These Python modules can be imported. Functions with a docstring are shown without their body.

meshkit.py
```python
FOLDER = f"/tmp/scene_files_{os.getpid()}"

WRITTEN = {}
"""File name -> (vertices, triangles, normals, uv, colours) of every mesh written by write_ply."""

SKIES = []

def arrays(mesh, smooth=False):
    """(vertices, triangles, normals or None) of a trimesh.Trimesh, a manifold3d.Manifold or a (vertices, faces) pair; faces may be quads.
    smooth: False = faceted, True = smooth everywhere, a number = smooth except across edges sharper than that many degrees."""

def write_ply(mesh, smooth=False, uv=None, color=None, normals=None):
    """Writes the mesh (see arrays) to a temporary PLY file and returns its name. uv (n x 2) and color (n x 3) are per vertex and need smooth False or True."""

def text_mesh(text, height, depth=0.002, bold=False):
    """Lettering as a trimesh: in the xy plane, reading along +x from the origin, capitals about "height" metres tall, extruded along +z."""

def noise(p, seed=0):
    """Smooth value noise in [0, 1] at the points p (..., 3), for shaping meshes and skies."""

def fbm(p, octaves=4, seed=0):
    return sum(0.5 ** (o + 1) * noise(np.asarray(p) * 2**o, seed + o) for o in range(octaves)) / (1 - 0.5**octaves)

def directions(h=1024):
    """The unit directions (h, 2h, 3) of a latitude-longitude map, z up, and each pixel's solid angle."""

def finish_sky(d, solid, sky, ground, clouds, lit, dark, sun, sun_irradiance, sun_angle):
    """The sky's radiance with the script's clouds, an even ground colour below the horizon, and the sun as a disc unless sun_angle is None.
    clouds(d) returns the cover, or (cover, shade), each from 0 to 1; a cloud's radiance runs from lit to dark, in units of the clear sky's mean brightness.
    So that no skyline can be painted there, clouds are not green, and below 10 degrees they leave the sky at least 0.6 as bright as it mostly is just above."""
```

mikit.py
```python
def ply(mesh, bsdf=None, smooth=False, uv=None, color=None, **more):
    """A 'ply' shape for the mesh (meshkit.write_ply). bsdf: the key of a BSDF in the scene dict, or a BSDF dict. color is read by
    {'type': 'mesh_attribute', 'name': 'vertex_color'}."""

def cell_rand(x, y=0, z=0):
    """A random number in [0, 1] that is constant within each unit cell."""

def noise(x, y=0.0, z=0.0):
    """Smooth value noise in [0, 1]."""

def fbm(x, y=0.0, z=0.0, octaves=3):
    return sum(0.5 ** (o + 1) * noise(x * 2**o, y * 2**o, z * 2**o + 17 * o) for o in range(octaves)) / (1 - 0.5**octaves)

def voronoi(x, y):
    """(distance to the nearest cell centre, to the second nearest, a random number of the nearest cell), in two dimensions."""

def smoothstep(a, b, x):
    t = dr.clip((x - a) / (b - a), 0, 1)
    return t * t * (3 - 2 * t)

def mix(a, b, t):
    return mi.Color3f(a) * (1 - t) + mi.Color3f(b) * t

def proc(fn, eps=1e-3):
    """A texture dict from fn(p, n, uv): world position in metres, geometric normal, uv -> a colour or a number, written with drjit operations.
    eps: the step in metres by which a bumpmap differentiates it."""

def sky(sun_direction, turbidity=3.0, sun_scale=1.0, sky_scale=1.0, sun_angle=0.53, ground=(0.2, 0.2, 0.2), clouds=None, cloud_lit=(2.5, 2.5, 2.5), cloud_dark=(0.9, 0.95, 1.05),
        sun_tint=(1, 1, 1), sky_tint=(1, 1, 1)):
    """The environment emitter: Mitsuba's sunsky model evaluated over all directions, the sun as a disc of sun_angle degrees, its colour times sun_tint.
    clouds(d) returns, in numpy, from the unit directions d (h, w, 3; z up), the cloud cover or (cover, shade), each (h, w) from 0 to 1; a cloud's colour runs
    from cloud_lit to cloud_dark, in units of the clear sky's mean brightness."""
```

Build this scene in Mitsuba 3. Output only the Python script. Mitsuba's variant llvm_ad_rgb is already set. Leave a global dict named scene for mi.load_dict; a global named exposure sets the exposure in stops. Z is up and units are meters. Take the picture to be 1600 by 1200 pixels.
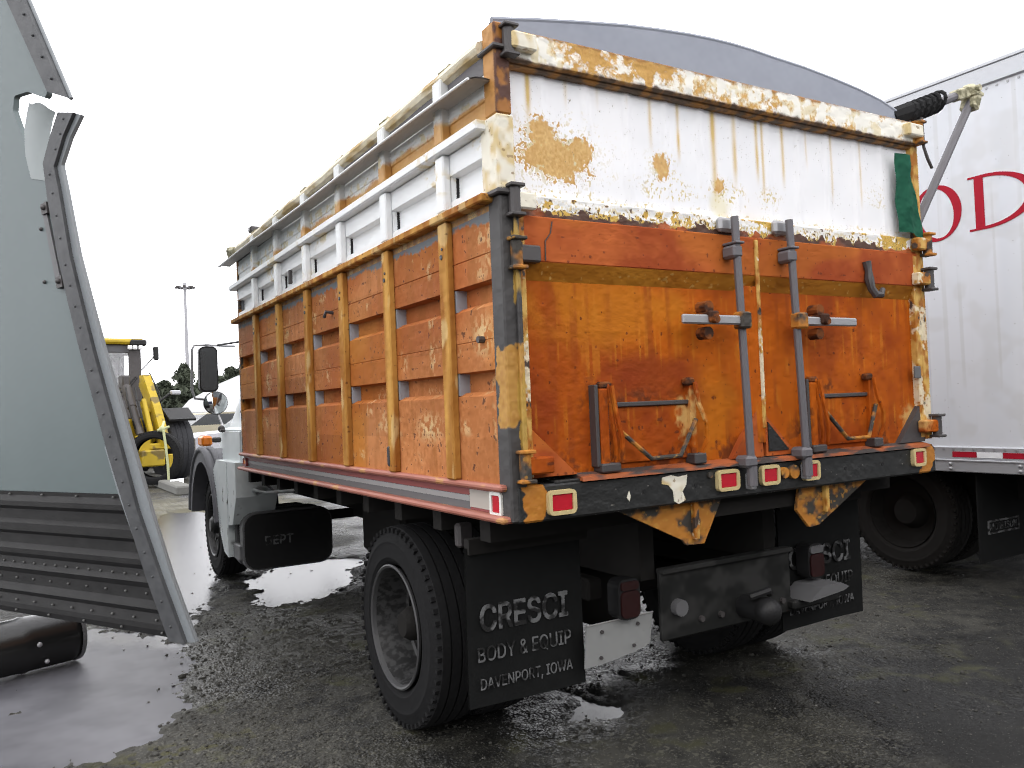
import math, random
import numpy as np, trimesh, drjit as dr, mitsuba as mi, mikit, meshkit
from mikit import noise, fbm, smoothstep, mix, proc
from shapely.geometry import Polygon, Point, box as sbox
from shapely import affinity

random.seed(7)
RNG = np.random.default_rng(7)
T = mi.ScalarTransform4f
scene, labels = {'type': 'scene'}, {}

# ------------------------------------------------------------------ camera, sky, exposure
CAM = np.array([-1.4684, -2.4891, 1.5])
FWD = np.array([0.5119, 0.8586, 0.0263]); UP = np.array([0.0212, -0.0432, 0.9988])
scene['camera'] = {'type': 'perspective', 'fov': 63.99, 'fov_axis': 'x', 'near_clip': 0.05, 'far_clip': 3000.0,
                   'to_world': T().look_at(origin=CAM.tolist(), target=(CAM + FWD).tolist(), up=UP.tolist()),
                   'film': {'type': 'hdrfilm', 'width': 1024, 'height': 768}}
scene['sky'] = mikit.sky([-0.15, -0.6, 0.75], turbidity=3, sun_scale=0.1, sun_angle=70, clouds=lambda d: 1.0,
                         cloud_lit=(8.0, 8.0, 8.25), ground=(0.06, 0.06, 0.06))
exposure = 1.85

# ------------------------------------------------------------------ naming helpers
def numbered(base):
    k, i = base, 0
    while k in scene or k in labels or any(s.startswith(k + '__') for s in scene):
        i += 1; k = f'{base}_{i:03d}'
    return k

def thing(name, label, category, group=None):
    k = numbered(name)
    labels[k] = {'label': label, 'category': category}
    if group: labels[k]['group'] = group
    return k

def obj(parent, name, mesh, mat, smooth=30, label=None, kind=None, tw=None):
    k = numbered(parent + '__' + name if parent else name)
    d = mikit.ply(mesh, mat, smooth=smooth)
    if tw is not None: d['to_world'] = tw
    scene[k] = d
    if label: labels[k] = {'label': label}
    if kind: labels.setdefault(k, {})['kind'] = kind
    return k

# ------------------------------------------------------------------ mesh helpers
def cat(*ms):
    out = []
    for m in ms: out += list(m) if isinstance(m, (list, tuple)) else [m]
    return trimesh.util.concatenate(out)

def bx(x0, x1, y0, y1, z0, z1, b=0.0):
    x0, x1 = sorted((x0, x1)); y0, y1 = sorted((y0, y1)); z0, z1 = sorted((z0, z1))
    if b <= 0:
        m = trimesh.creation.box((x1-x0, y1-y0, z1-z0)); m.apply_translation(((x0+x1)/2, (y0+y1)/2, (z0+z1)/2)); return m
    b = min(b, (x1-x0)*.45, (y1-y0)*.45, (z1-z0)*.45); P = []
    for sx in (0, 1):
        for sy in (0, 1):
            for sz in (0, 1):
                X, Y, Z = (x1 if sx else x0), (y1 if sy else y0), (z1 if sz else z0)
                dx, dy, dz = (-b if sx else b), (-b if sy else b), (-b if sz else b)
                P += [(X, Y+dy, Z+dz), (X+dx, Y, Z+dz), (X+dx, Y+dy, Z)]
    return trimesh.convex.convex_hull(np.array(P))

def prism(pts, axis, lo, hi):
    poly = pts if hasattr(pts, 'exterior') else Polygon(pts).buffer(0)
    m = trimesh.creation.extrude_polygon(poly, hi - lo, engine='earcut')
    v = np.array(m.vertices); a, b, c = v[:, 0], v[:, 1], v[:, 2] + lo
    if axis == 'x': w = np.stack([c, a, b], 1)
    elif axis == 'y': w = np.stack([a, c, b], 1)
    else: w = np.stack([a, b, c], 1)
    m = trimesh.Trimesh(w, m.faces, process=False)
    if axis == 'y': m.invert()
    return m

def tube(pts, r, sides=8, caps=True):
    p = np.asarray(pts, float); n = len(p)
    t = np.zeros_like(p); t[1:-1] = p[2:] - p[:-2]; t[0] = p[1]-p[0]; t[-1] = p[-1]-p[-2]
    t /= np.linalg.norm(t, axis=1, keepdims=True) + 1e-12
    ref = np.array([0, 0, 1.]) if abs(t[:, 2]).max() < .95 else np.array([0.31, 0.95, 0.05])
    a = np.cross(t, ref); a /= np.linalg.norm(a, axis=1, keepdims=True) + 1e-12
    b = np.cross(t, a); g = np.arange(sides) * 2*np.pi/sides
    rr = np.broadcast_to(r, (n,))
    v = p[:, None] + rr[:, None, None]*(np.cos(g)[None, :, None]*a[:, None] + np.sin(g)[None, :, None]*b[:, None])
    v = v.reshape(-1, 3); f = []
    for i in range(n-1):
        for j in range(sides):
            A, B, C, D = i*sides+j, i*sides+(j+1) % sides, (i+1)*sides+(j+1) % sides, (i+1)*sides+j
            f += [(A, C, B), (A, D, C)]
    if caps:
        v = np.vstack([v, p[0], p[-1]]); c0, c1 = len(v)-2, len(v)-1
        for j in range(sides):
            f += [(c0, j, (j+1) % sides), (c1, (n-1)*sides+(j+1) % sides, (n-1)*sides+j)]
    m = trimesh.Trimesh(v, f, process=False); 
    if m.volume < 0: m.invert()
    return m

def cyl(p0, p1, r, sides=14): return tube([p0, p1], r, sides)

def revolve_x(profile, n=48, closed=False):
    """profile: list of (x, r); revolved about the x axis."""
    pr = np.asarray(profile, float); m = len(pr); g = np.arange(n)*2*np.pi/n
    v = np.stack([np.broadcast_to(pr[:, 0], (n, m)), pr[:, 1]*np.cos(g)[:, None], pr[:, 1]*np.sin(g)[:, None]], -1).reshape(-1, 3); f = []
    for i in range(n):
        for j in range(m if closed else m-1):
            A, B = i*m+j, i*m+(j+1) % m; C, D = ((i+1) % n)*m+(j+1) % m, ((i+1) % n)*m+j
            f += [(A, B, C), (A, C, D)]
    return trimesh.Trimesh(v, f, process=False)

def moved(m, d=(0, 0, 0), rx=0, ry=0, rz=0, s=None):
    m = m.copy()
    if s is not None: m.apply_scale(s)
    for ang, ax in ((rx, (1, 0, 0)), (ry, (0, 1, 0)), (rz, (0, 0, 1))):
        if ang: m.apply_transform(trimesh.transformations.rotation_matrix(math.radians(ang), ax))
    m.apply_translation(d); return m

def ball(c, r, sub=2):
    m = trimesh.creation.icosphere(subdivisions=sub, radius=r); m.apply_translation(c); return m

def text_xz(text, x0, x1, z0, h, y, depth=.003, bold=True):
    """lettering on a face that looks towards -y, stretched to run from x0 to x1"""
    m = meshkit.text_mesh(text, 1.0, 0.03, bold); v = np.array(m.vertices)
    lo, hi = v[:, 0].min(), v[:, 0].max()
    w = np.stack([x0 + (v[:, 0]-lo)/(hi-lo)*(x1-x0), y - v[:, 2]/0.03*depth, z0 + v[:, 1]*h], 1)
    return trimesh.Trimesh(w, m.faces, process=False)

def rrect(x0, x1, z0, z1, r): return sbox(x0+r, z0+r, x1-r, z1-r).buffer(r, quad_segs=4)

# ------------------------------------------------------------------ materials
def mat(name, color, rough=0.6, spec=0.4, metallic=0.0, bump=None, bscale=1.0, eps=1e-3, **kw):
    c = color if isinstance(color, dict) else {'type': 'rgb', 'value': list(color)}
    b = {'type': 'principled', 'base_color': c, 'roughness': rough, 'specular': spec, 'metallic': metallic, **kw}
    if bump is not None:
        b = {'type': 'bumpmap', 'arbitrary': proc(bump, eps), 'scale': bscale, 'bsdf': b}
    scene[name] = {'type': 'twosided', 'bsdf': b}
    return name

def C3(*c): return mi.Color3f(*c)
def blob(a, b, ca, cb, ra, rb, n, k=0.9):
    d = dr.sqrt(dr.square((a-ca)/ra) + dr.square((b-cb)/rb))
    return smoothstep(1.06, 0.94, d + (n-.5)*k*2)

def soft(a, b, ca, cb, ra, rb, n, k): return smoothstep(1.35, .35, dr.sqrt(dr.square((a-ca)/ra) + dr.square((b-cb)/rb)) + (n-.5)*k)
def rust_orange(p, n, uv):
    a = fbm(p.x*2.3+3, p.y*2.1, p.z*1.9, 4); s = noise(p.x*30, p.y*16, p.z*1.6); s2 = noise(p.x*75, p.y*16, p.z*3.5); f = fbm(p.x*60, p.y*60, p.z*38, 2); m = fbm(p.x*11, p.y*9, p.z*8, 3)
    c = mix((.25, .042, .004), (.44, .098, .005), smoothstep(.30, .68, a*.7+m*.3))
    c = mix(c, C3(.48, .165, .010), soft(p.x, p.z, .52, 1.84, .40, .16, m, 1.6)*.65 + soft(p.x, p.z, .98, 1.45, .13, .22, m, 1.5)*.5)
    c = mix(c, C3(.20, .030, .007), soft(p.x, p.z, .66, 1.58, .30, .14, m, 1.3)*.75 + soft(p.x, p.z, .12, 1.45, .10, .2, m, 1.3)*.5 + soft(p.x, p.z, 1.75, 1.72, .22, .2, m, 1.6)*.45)
    c = mix(c, C3(.22, .042, .006), smoothstep(.52, .80, s)*.5*smoothstep(.35, .6, m+.1))
    c = mix(c, C3(.50, .185, .018), smoothstep(.62, .85, s2)*.4*smoothstep(.40, .62, m))
    c = mix(c, C3(.10, .024, .008), smoothstep(.76, .83, f)*.8)
    c = mix(c, C3(.085, .024, .010), smoothstep(.50, .66, m*.6+f*.4)*(soft(p.z, p.x*.0, 1.25, 0, .11, 1, f, 1.2) + soft(p.x, p.z, .36, 1.42, .06, .22, f, 1.5) + soft(p.x, p.z, 1.53, 1.42, .06, .22, f, 1.5) + soft(p.x, p.z, .62, 1.51, .26, .05, f, 1.5) + soft(p.x, p.z, 1.77, 1.53, .24, .05, f, 1.5))*.8)
    return mix(c, C3(.55, .36, .13), soft(p.x, p.z, .83, 1.43, .045, .085, f, 1.6)*.8 + soft(p.x, p.z, 2.335, 1.36, .07, .06, f, 1.2)*.7)
def rust_red(p, n, uv):
    a = fbm(p.x*3+9, p.y*3, p.z*3, 3); f = fbm(p.x*60, p.y*60, p.z*45, 2); m = fbm(p.x*13, p.y*13, p.z*9, 3)
    c = mix((.27, .050, .013), (.42, .105, .026), smoothstep(.3, .7, a*.55+m*.45))
    c = mix(c, C3(.42, .13, .02), smoothstep(.55, .75, noise(p.x*3.3, p.z*5))*.5)
    return mix(c, C3(.11, .03, .015), smoothstep(.75, .82, f)*.7)
def rust_olive(p, n, uv):
    a = fbm(p.x*5, p.y*5, p.z*9, 3); f = fbm(p.x*50, p.y*50, p.z*50, 2)
    c = mix((.25, .085, .008), (.37, .155, .016), a)
    return mix(c, C3(.50, .35, .12), smoothstep(.70, .80, f)*.4)
def rust_side(p, n, uv):
    a = fbm(p.x*2, p.y*2.2, p.z*2.2, 3); b = fbm(p.y*7+4, p.z*7, 2.0, 3); f = fbm(p.y*60, p.z*46, 1.0, 3)
    c = mix((.31, .112, .036), (.42, .172, .064), smoothstep(.3, .7, a*.6+f*.4))
    c = mix(c, C3(.40, .15, .024), smoothstep(.5, .75, noise(p.y*1.9+11, p.z*2.3))*.8)
    c = mix(c, C3(.30, .075, .018), smoothstep(.55, .8, noise(p.y*2.7+3, p.z*3.1, 5.0))*.5)
    bay = mikit.cell_rand((p.y-.382)/.6135, p.z*2.9, 3.0); c = c*(.84 + .30*bay)
    c = mix(c, C3(.24, .085, .02), smoothstep(.55, .75, noise(p.y*24, p.z*2.0))*.35)
    w = smoothstep(.66, .80, b)*.45 + soft(p.y, p.z, .13, 1.76, .09, .09, f, 1.6)*.8 + soft(p.y, p.z, .62, 1.42, .15, .07, f, 1.6)*.7 + soft(p.y, p.z, 3.2, 1.73, .09, .07, f, 1.0)*.7
    c = mix(c, mix((.50, .31, .12), (.62, .50, .28), f), dr.clip(w, 0, 1)*smoothstep(.40, .58, f))
    c = mix(c, C3(.07, .03, .02), smoothstep(.74, .80, f)*.8)
    grey = smoothstep(2.170, 2.185, p.z + (b-.5)*.05 + (f-.5)*.04)
    return mix(c, C3(.15, .158, .165), grey)
def post_ochre(p, n, uv):
    a = fbm(p.y*9+2, p.x*9, p.z*2.0, 3); f = fbm(p.y*45, p.x*45, p.z*40, 2)
    c = mix((.27, .105, .018), (.48, .255, .062), smoothstep(.3, .7, a))
    c = mix(c, C3(.24, .080, .014), smoothstep(.45, .75, noise(p.y*30, p.z*2.2, p.x*30))*.7)
    c = mix(c, C3(.60, .46, .22), smoothstep(.62, .72, fbm(p.y*16, p.x*16, p.z*5, 3))*.5)
    return mix(c, C3(.10, .04, .02), smoothstep(.77, .83, f)*.7)
def white_side(p, n, uv):
    a = fbm(p.y*4, p.x*4, p.z*4, 3); f = fbm(p.y*26, p.x*20, p.z*30, 3)
    c = mix((.66, .68, .69), (.72, .73, .73), a)
    st = smoothstep(.60, .70, a)*smoothstep(.42, .60, f)
    return mix(c, C3(.55, .42, .13), st*.65)
def white_upper(p, n, uv):
    a = fbm(p.y*3.2, p.x*3, p.z*5, 3); f = fbm(p.y*22, p.x*20, p.z*24, 3)
    c = mix((.55, .57, .57), (.66, .67, .66), a)
    low = smoothstep(2.625, 2.60, p.z + (a-.5)*.11 + (f-.5)*.05 + smoothstep(.6, 2.8, p.y)*.06)
    c = mix(c, C3(.50, .40, .13), smoothstep(.52, .66, f)*smoothstep(2.70, 2.62, p.z)*.6)
    return mix(c, mix((.40, .19, .045), (.52, .30, .10), f), low)
def cream_chip(p, n, uv):
    a = fbm(p.x*14, p.y*14, p.z*9, 3); f = fbm(p.x*60, p.y*60, p.z*50, 2)
    c = mix((.64, .60, .48), (.70, .68, .60), a)
    c = mix(c, C3(.50, .36, .12), smoothstep(.46, .62, a)*.8)
    return mix(c, C3(.22, .13, .05), smoothstep(.70, .78, f)*.7)
def sheet_white(p, n, uv):
    f = fbm(p.x*22, p.z*22, 3.0, 3); a = fbm(p.x*4, p.z*4, 8.0, 2); g = noise(p.x*105, p.z*90, 1.0); h = noise(p.x*190, p.z*150, 5.0)
    c = mix((.73, .74, .76), (.79, .79, .80), a)
    e = .40*f + .32*g + .28*h
    rust = mix((.43, .22, .05), (.62, .42, .16), .6*g+.4*h)
    big = blob(p.x, p.z, .25, 2.415, .150, .078, e, 1.0) + blob(p.x, p.z, .19, 2.50, .075, .055, e, 1.0) + blob(p.x, p.z, .36, 2.45, .065, .050, e, 1.0) + blob(p.x, p.z, .765, 2.445, .038, .046, e, 1.1) + blob(p.x, p.z, 1.092, 2.40, .026, .034, e, 1.3)
    spk = smoothstep(.60, .70, .5*g+.5*h + (f-.5)*.35)
    gritty = soft(p.x, p.z, .24, 2.43, .26, .15, f, 1.0) + soft(p.x, p.z, .80, 2.36, .16, .045, f, 1.2)*1.6 + soft(p.x, p.z, .77, 2.43, .09, .09, f, 1.0) + soft(p.x, p.z, 1.12, 2.365, .12, .06, f, 1.2)*1.6 + soft(p.x, p.z, 1.40, 2.37, .07, .06, f, 1.2)*1.2 + soft(p.x, p.z, 2.15, 2.45, .10, .06, f, 1.0)*.6
    s = mi.Float(0)
    for cx, w, zb, st in ((.14, .011, 2.50, .9), (.31, .008, 2.58, .6), (.455, .008, 2.60, .45), (.60, .006, 2.62, .3), (.72, .009, 2.47, .6), (.87, .009, 2.44, .7), (1.07, .015, 2.28, .8), (1.19, .011, 2.36, .6),
                          (1.335, .010, 2.40, .75), (1.37, .008, 2.33, .65), (1.50, .010, 2.40, .65), (1.66, .007, 2.50, .4), (1.83, .009, 2.36, .55), (2.04, .008, 2.35, .45)):
        d = (p.x - cx + (noise(p.z*7+cx*40, cx*9)-.5)*.006)/w
        s = s + dr.exp(-d*d)*smoothstep(zb, zb+.14, p.z)*st*(.55+.7*noise(p.z*16, cx*31))
    c = mix(c, C3(.55, .38, .11), dr.clip(s*1.2, 0, .95))
    c = mix(c, C3(.52, .40, .13), dr.clip(gritty, 0, 1)*spk*.9)
    c = mix(c, C3(.66, .60, .36), soft(p.x, p.z, 1.09, 2.30, .06, .08, f, .8)*.6)
    c = mix(c, rust, dr.clip(big, 0, 1))
    c = mix(c, C3(.54, .42, .14), smoothstep(2.295, 2.262, p.z + (f-.5)*.08)*spk*.9)
    return mix(c, C3(.16, .12, .07), smoothstep(.90, .95, h)*smoothstep(.52, .66, f)*.85)
def beam_paint(p, n, uv):
    a = fbm(p.x*3.4+1.7, p.z*6, p.y*3, 3); f = fbm(p.x*28, p.z*28, p.y*20, 3); g = .5*noise(p.x*95, p.z*95, p.y*60) + .5*noise(p.x*190, p.z*190, p.y*90)
    c = mix((.70, .68, .60), (.76, .75, .70), f)
    k = smoothstep(.44, .60, a + (f-.5)*.5 + (g-.5)*.35)
    c = mix(c, C3(.58, .47, .22), smoothstep(.50, .62, f)*.6)
    c = mix(c, mix((.36, .17, .03), (.56, .34, .09), g), k)
    e = smoothstep(2.745, 2.730, p.z + (f-.5)*.03) + smoothstep(2.822, 2.842, p.z + (f-.5)*.04)
    c = mix(c, mix((.06, .028, .010), (.26, .11, .02), smoothstep(.4, .68, f)), dr.clip(e, 0, 1)*.95)
    return mix(c, C3(.10, .045, .02), smoothstep(.84, .90, g)*.6)
def strip_paint(p, n, uv):
    a = fbm(p.x*5, p.z*8, 2.0, 3); f = fbm(p.x*26, p.z*30, 6.0, 3); g = .5*noise(p.x*105, p.z*90, 1.0) + .5*noise(p.x*190, p.z*160, 7.0)
    c = mix((.70, .70, .68), (.76, .76, .75), a)
    k = smoothstep(.50, .60, f + (a-.5)*.6 + (g-.5)*.45)
    c = mix(c, mix((.40, .22, .03), (.62, .42, .09), g), k)
    low = smoothstep(2.203, 2.198, p.z + (a-.5)*.06 + (f-.5)*.07 + (g-.5)*.02)
    c = mix(c, C3(.56, .42, .12), smoothstep(.54, .62, g)*smoothstep(2.262, 2.22, p.z)*.75)
    c = mix(c, mix((.075, .035, .022), (.34, .085, .02), smoothstep(.42, .58, a)), low)
    return mix(c, C3(.07, .03, .02), smoothstep(.66, .72, g)*smoothstep(.45, .55, f)*.9)
def post_grey(p, n, uv):
    f = fbm(p.x*24, p.y*24, p.z*20, 3); a = fbm(p.x*9+4, p.y*9, p.z*4, 3)
    c = mix((.036, .034, .035), (.055, .052, .050), a)
    k = smoothstep(1.44, 1.455, p.z + (a-.5)*.16 + (f-.5)*.05)*smoothstep(1.72, 1.70, p.z + (f-.5)*.16)*smoothstep(.040, .034, p.y + (f-.5)*.07)
    k2 = smoothstep(.018, .022, p.x + (f-.5)*.03)*smoothstep(.5, .56, a)
    g = noise(p.x*90, p.y*90, p.z*60)
    return mix(mix(c, mix((.30, .13, .02), (.46, .26, .06), f*.5+g*.5), dr.clip(k, 0, 1)), C3(.40, .25, .05), dr.clip(k2, 0, 1)*.9)
def post_upper(p, n, uv):
    f = fbm(p.x*30, p.y*30, p.z*18, 3)
    c = mix((.34, .15, .035), (.43, .22, .06), f)
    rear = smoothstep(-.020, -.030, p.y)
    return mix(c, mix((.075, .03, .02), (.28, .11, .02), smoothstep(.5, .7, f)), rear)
def edge_yellow(p, n, uv):
    f = fbm(p.x*30, p.y*30, p.z*14, 3); g = fbm(p.x*70, p.y*70, p.z*60, 2); w = fbm(p.x*12+3, p.y*12, p.z*5, 3)
    c = mix((.34, .125, .014), (.52, .32, .08), smoothstep(.4, .62, f))
    c = mix(c, C3(.64, .58, .42), smoothstep(.52, .60, w + (g-.5)*.3)*.85)
    return mix(c, C3(.06, .04, .03), smoothstep(.35, .29, f))
def sill_dark(p, n, uv):
    f = fbm(p.x*16, p.y*16, p.z*16, 3); g = fbm(p.x*70, p.y*70, p.z*70, 2)
    c = mix((.011, .012, .012), (.022, .0225, .022), f)
    c = mix(c, mix((.36, .12, .012), (.46, .20, .03), g), blob(p.x, p.z, .075, 1.17, .055, .085, f, 1.0) + blob(p.x, p.z, 2.36, 1.15, .05, .09, f, 1.6))
    return mix(c, C3(.20, .19, .17), smoothstep(.80, .84, g)*.7)
def rust_bracket(p, n, uv):
    f = fbm(p.x*14, p.y*14, p.z*14, 3); g = fbm(p.x*48, p.y*48, p.z*48, 2)
    c = mix((.045, .040, .034), (.40, .16, .025), smoothstep(.42, .60, f))
    return mix(c, C3(.46, .23, .04), smoothstep(.60, .74, g)*.55)
def flange_pink(p, n, uv):
    f = fbm(p.x*20, p.y*8, p.z*20, 3)
    c = mix((.24, .075, .050), (.36, .14, .10), f)
    return mix(c, C3(.45, .24, .06), smoothstep(.62, .7, f)*.6)
def asphalt(p, n, uv):
    a = fbm(p.x*.9, p.y*.9, 3.0, 4); f = fbm(p.x*9, p.y*9, 1.0, 3); g = noise(p.x*85, p.y*85, p.z*40); h = noise(p.x*190, p.y*190)
    c = mix((.009, .009, .0084), (.038, .037, .031), smoothstep(.36, .66, a*.65+f*.35))
    c = mix(c, C3(.075, .072, .058), smoothstep(.66, .86, g)*.8*smoothstep(.32, .6, a))
    c = mix(c, C3(.13, .126, .112), smoothstep(.88, .96, h)*.7)
    moss = smoothstep(.58, .74, fbm(p.x*3+7, p.y*3, 2.0, 2))*smoothstep(.45, .75, f)
    c = mix(c, C3(.040, .041, .010), moss*.5)
    w = fbm(p.x*6, p.y*6, 4.0, 3)
    t1 = (p.y - (1.35 - .42*(p.x-1.2)) + (w-.5)*.12)/.07; t2 = (p.y - (.88 - .41*(p.x-1.2)) + (w-.5)*.12)/.08; t3 = (p.y - (.45 - .40*(p.x-1.2)) + (w-.5)*.16)/.11
    tr = (dr.exp(-t1*t1) + dr.exp(-t2*t2) + dr.exp(-t3*t3))*smoothstep(1.2, 1.6, p.x)*smoothstep(5.0, 3.5, p.x)
    c = mix(c, C3(.008, .008, .0075), dr.clip(tr, 0, 1)*.8*smoothstep(.30, .5, w))
    c = mix(c, mix((.030, .030, .010), (.062, .058, .018), h), soft(p.x, p.y, -1.05, 1.50, .40, .16, w, 2.2)*smoothstep(.45, .62, noise(p.x*24, p.y*24))*.8)
    return mix(c, mix((.05, .045, .025), (.10, .09, .05), f), soft(p.x, p.y, .9, 12.0, 1.6, 2.2, w, 1.2)*.8)
def asphalt_rough(p, n, uv):
    return .34 + .34*smoothstep(.35, .65, fbm(p.x*1.3+5, p.y*1.3, 9.0, 3))
def wheel_grime(p, n, uv):
    f = fbm(p.x*22, p.y*22, p.z*22, 3)
    return mix((.014, .014, .014), (.035, .035, .035), smoothstep(.35, .65, f))
def flap_text(p, n, uv):
    f = fbm(p.x*30, p.y*30, p.z*30, 3)
    return mix((.014, .014, .014), (.13, .133, .135), smoothstep(.44, .64, f + smoothstep(.0, .5, p.x)*.12*smoothstep(1.0, .9, p.x)))
def panel_grey(p, n, uv):
    a = fbm(p.x*1.2, p.y*1.2, p.z*1.0, 3); s = noise(p.x*14+p.y*14, p.z*.9)
    return mix((.082, .108, .110), (.096, .123, .125), a*.6+s*.4)
def rail_grey(p, n, uv):
    f = fbm(p.x*18, p.y*18, p.z*14, 3)
    return mix((.024, .026, .029), (.068, .070, .073), f)
def black_rib(p, n, uv):
    f = fbm(p.x*12, p.y*12, p.z*12, 3)
    return mix((.011, .011, .011), (.022, .0215, .0215), f)
def trailer_white(p, n, uv):
    a = fbm(p.y*1.5, p.z*1.1, 4.0, 3); s = noise(p.y*18, p.z*.7); g = noise(p.y*45, p.z*45)
    c = mix((.54, .565, .60), (.60, .61, .635), a*.6+s*.4)
    d = noise(p.y*26, 3.0)
    c = mix(c, C3(.44, .44, .43), smoothstep(.62, .82, d)*smoothstep(.35, .7, noise(p.y*26, p.z*1.6))*.35)
    c = mix(c, C3(.40, .39, .36), smoothstep(.55, .75, fbm(p.y*5, p.z*5, 2.0, 3))*.22)
    return mix(c, C3(.30, .30, .30), smoothstep(.965, .99, g)*.6)
def loader_yellow(p, n, uv):
    f = fbm(p.x*4, p.y*4, p.z*4, 3)
    c = mix((.36, .245, .010), (.45, .32, .018), f)
    return mix(c, C3(.11, .08, .03), smoothstep(.58, .70, f)*.85)
def bark(p, n, uv): return mix((.05, .04, .03), (.10, .08, .06), fbm(p.x*3, p.y*3, p.z, 2))
def leafy_haze(p, n, uv):
    f = noise(p.x*.9, p.y*.9, p.z*.9)
    return mix((.040, .050, .036), (.085, .098, .068), f)  # leaf colour lightened to paint in distance haze
def galv(p, n, uv):
    f = fbm(p.x*30, p.y*30, p.z*30, 2); a = fbm(p.x*3, p.y*3, p.z*5, 2)
    return mix((.19, .205, .25), (.25, .27, .315), a*.6+f*.4)
def green_cloth(p, n, uv):
    f = fbm(p.x*40, p.y*40, p.z*30, 3)
    return mix((.006, .055, .034), (.016, .105, .060), f)
def cab_white(p, n, uv):
    f = fbm(p.y*9, p.x*9, p.z*6, 3); s = noise(p.y*28, p.x*20, p.z*9)
    c = mix((.47, .51, .51), (.55, .585, .585), f)
    return mix(c, C3(.06, .06, .06), smoothstep(.60, .72, s)*smoothstep(1.02, .85, p.z)*smoothstep(.46, .6, f))

def bump_rust(p, n, uv): return fbm(p.x*35, p.y*35, p.z*35, 3)
def bump_fine(p, n, uv): return fbm(p.x*12, p.y*12, p.z*8, 2)
def bump_ground(p, n, uv): return fbm(p.x*40, p.y*40, 1.0, 3) + .6*noise(p.x*110, p.y*110)

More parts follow.
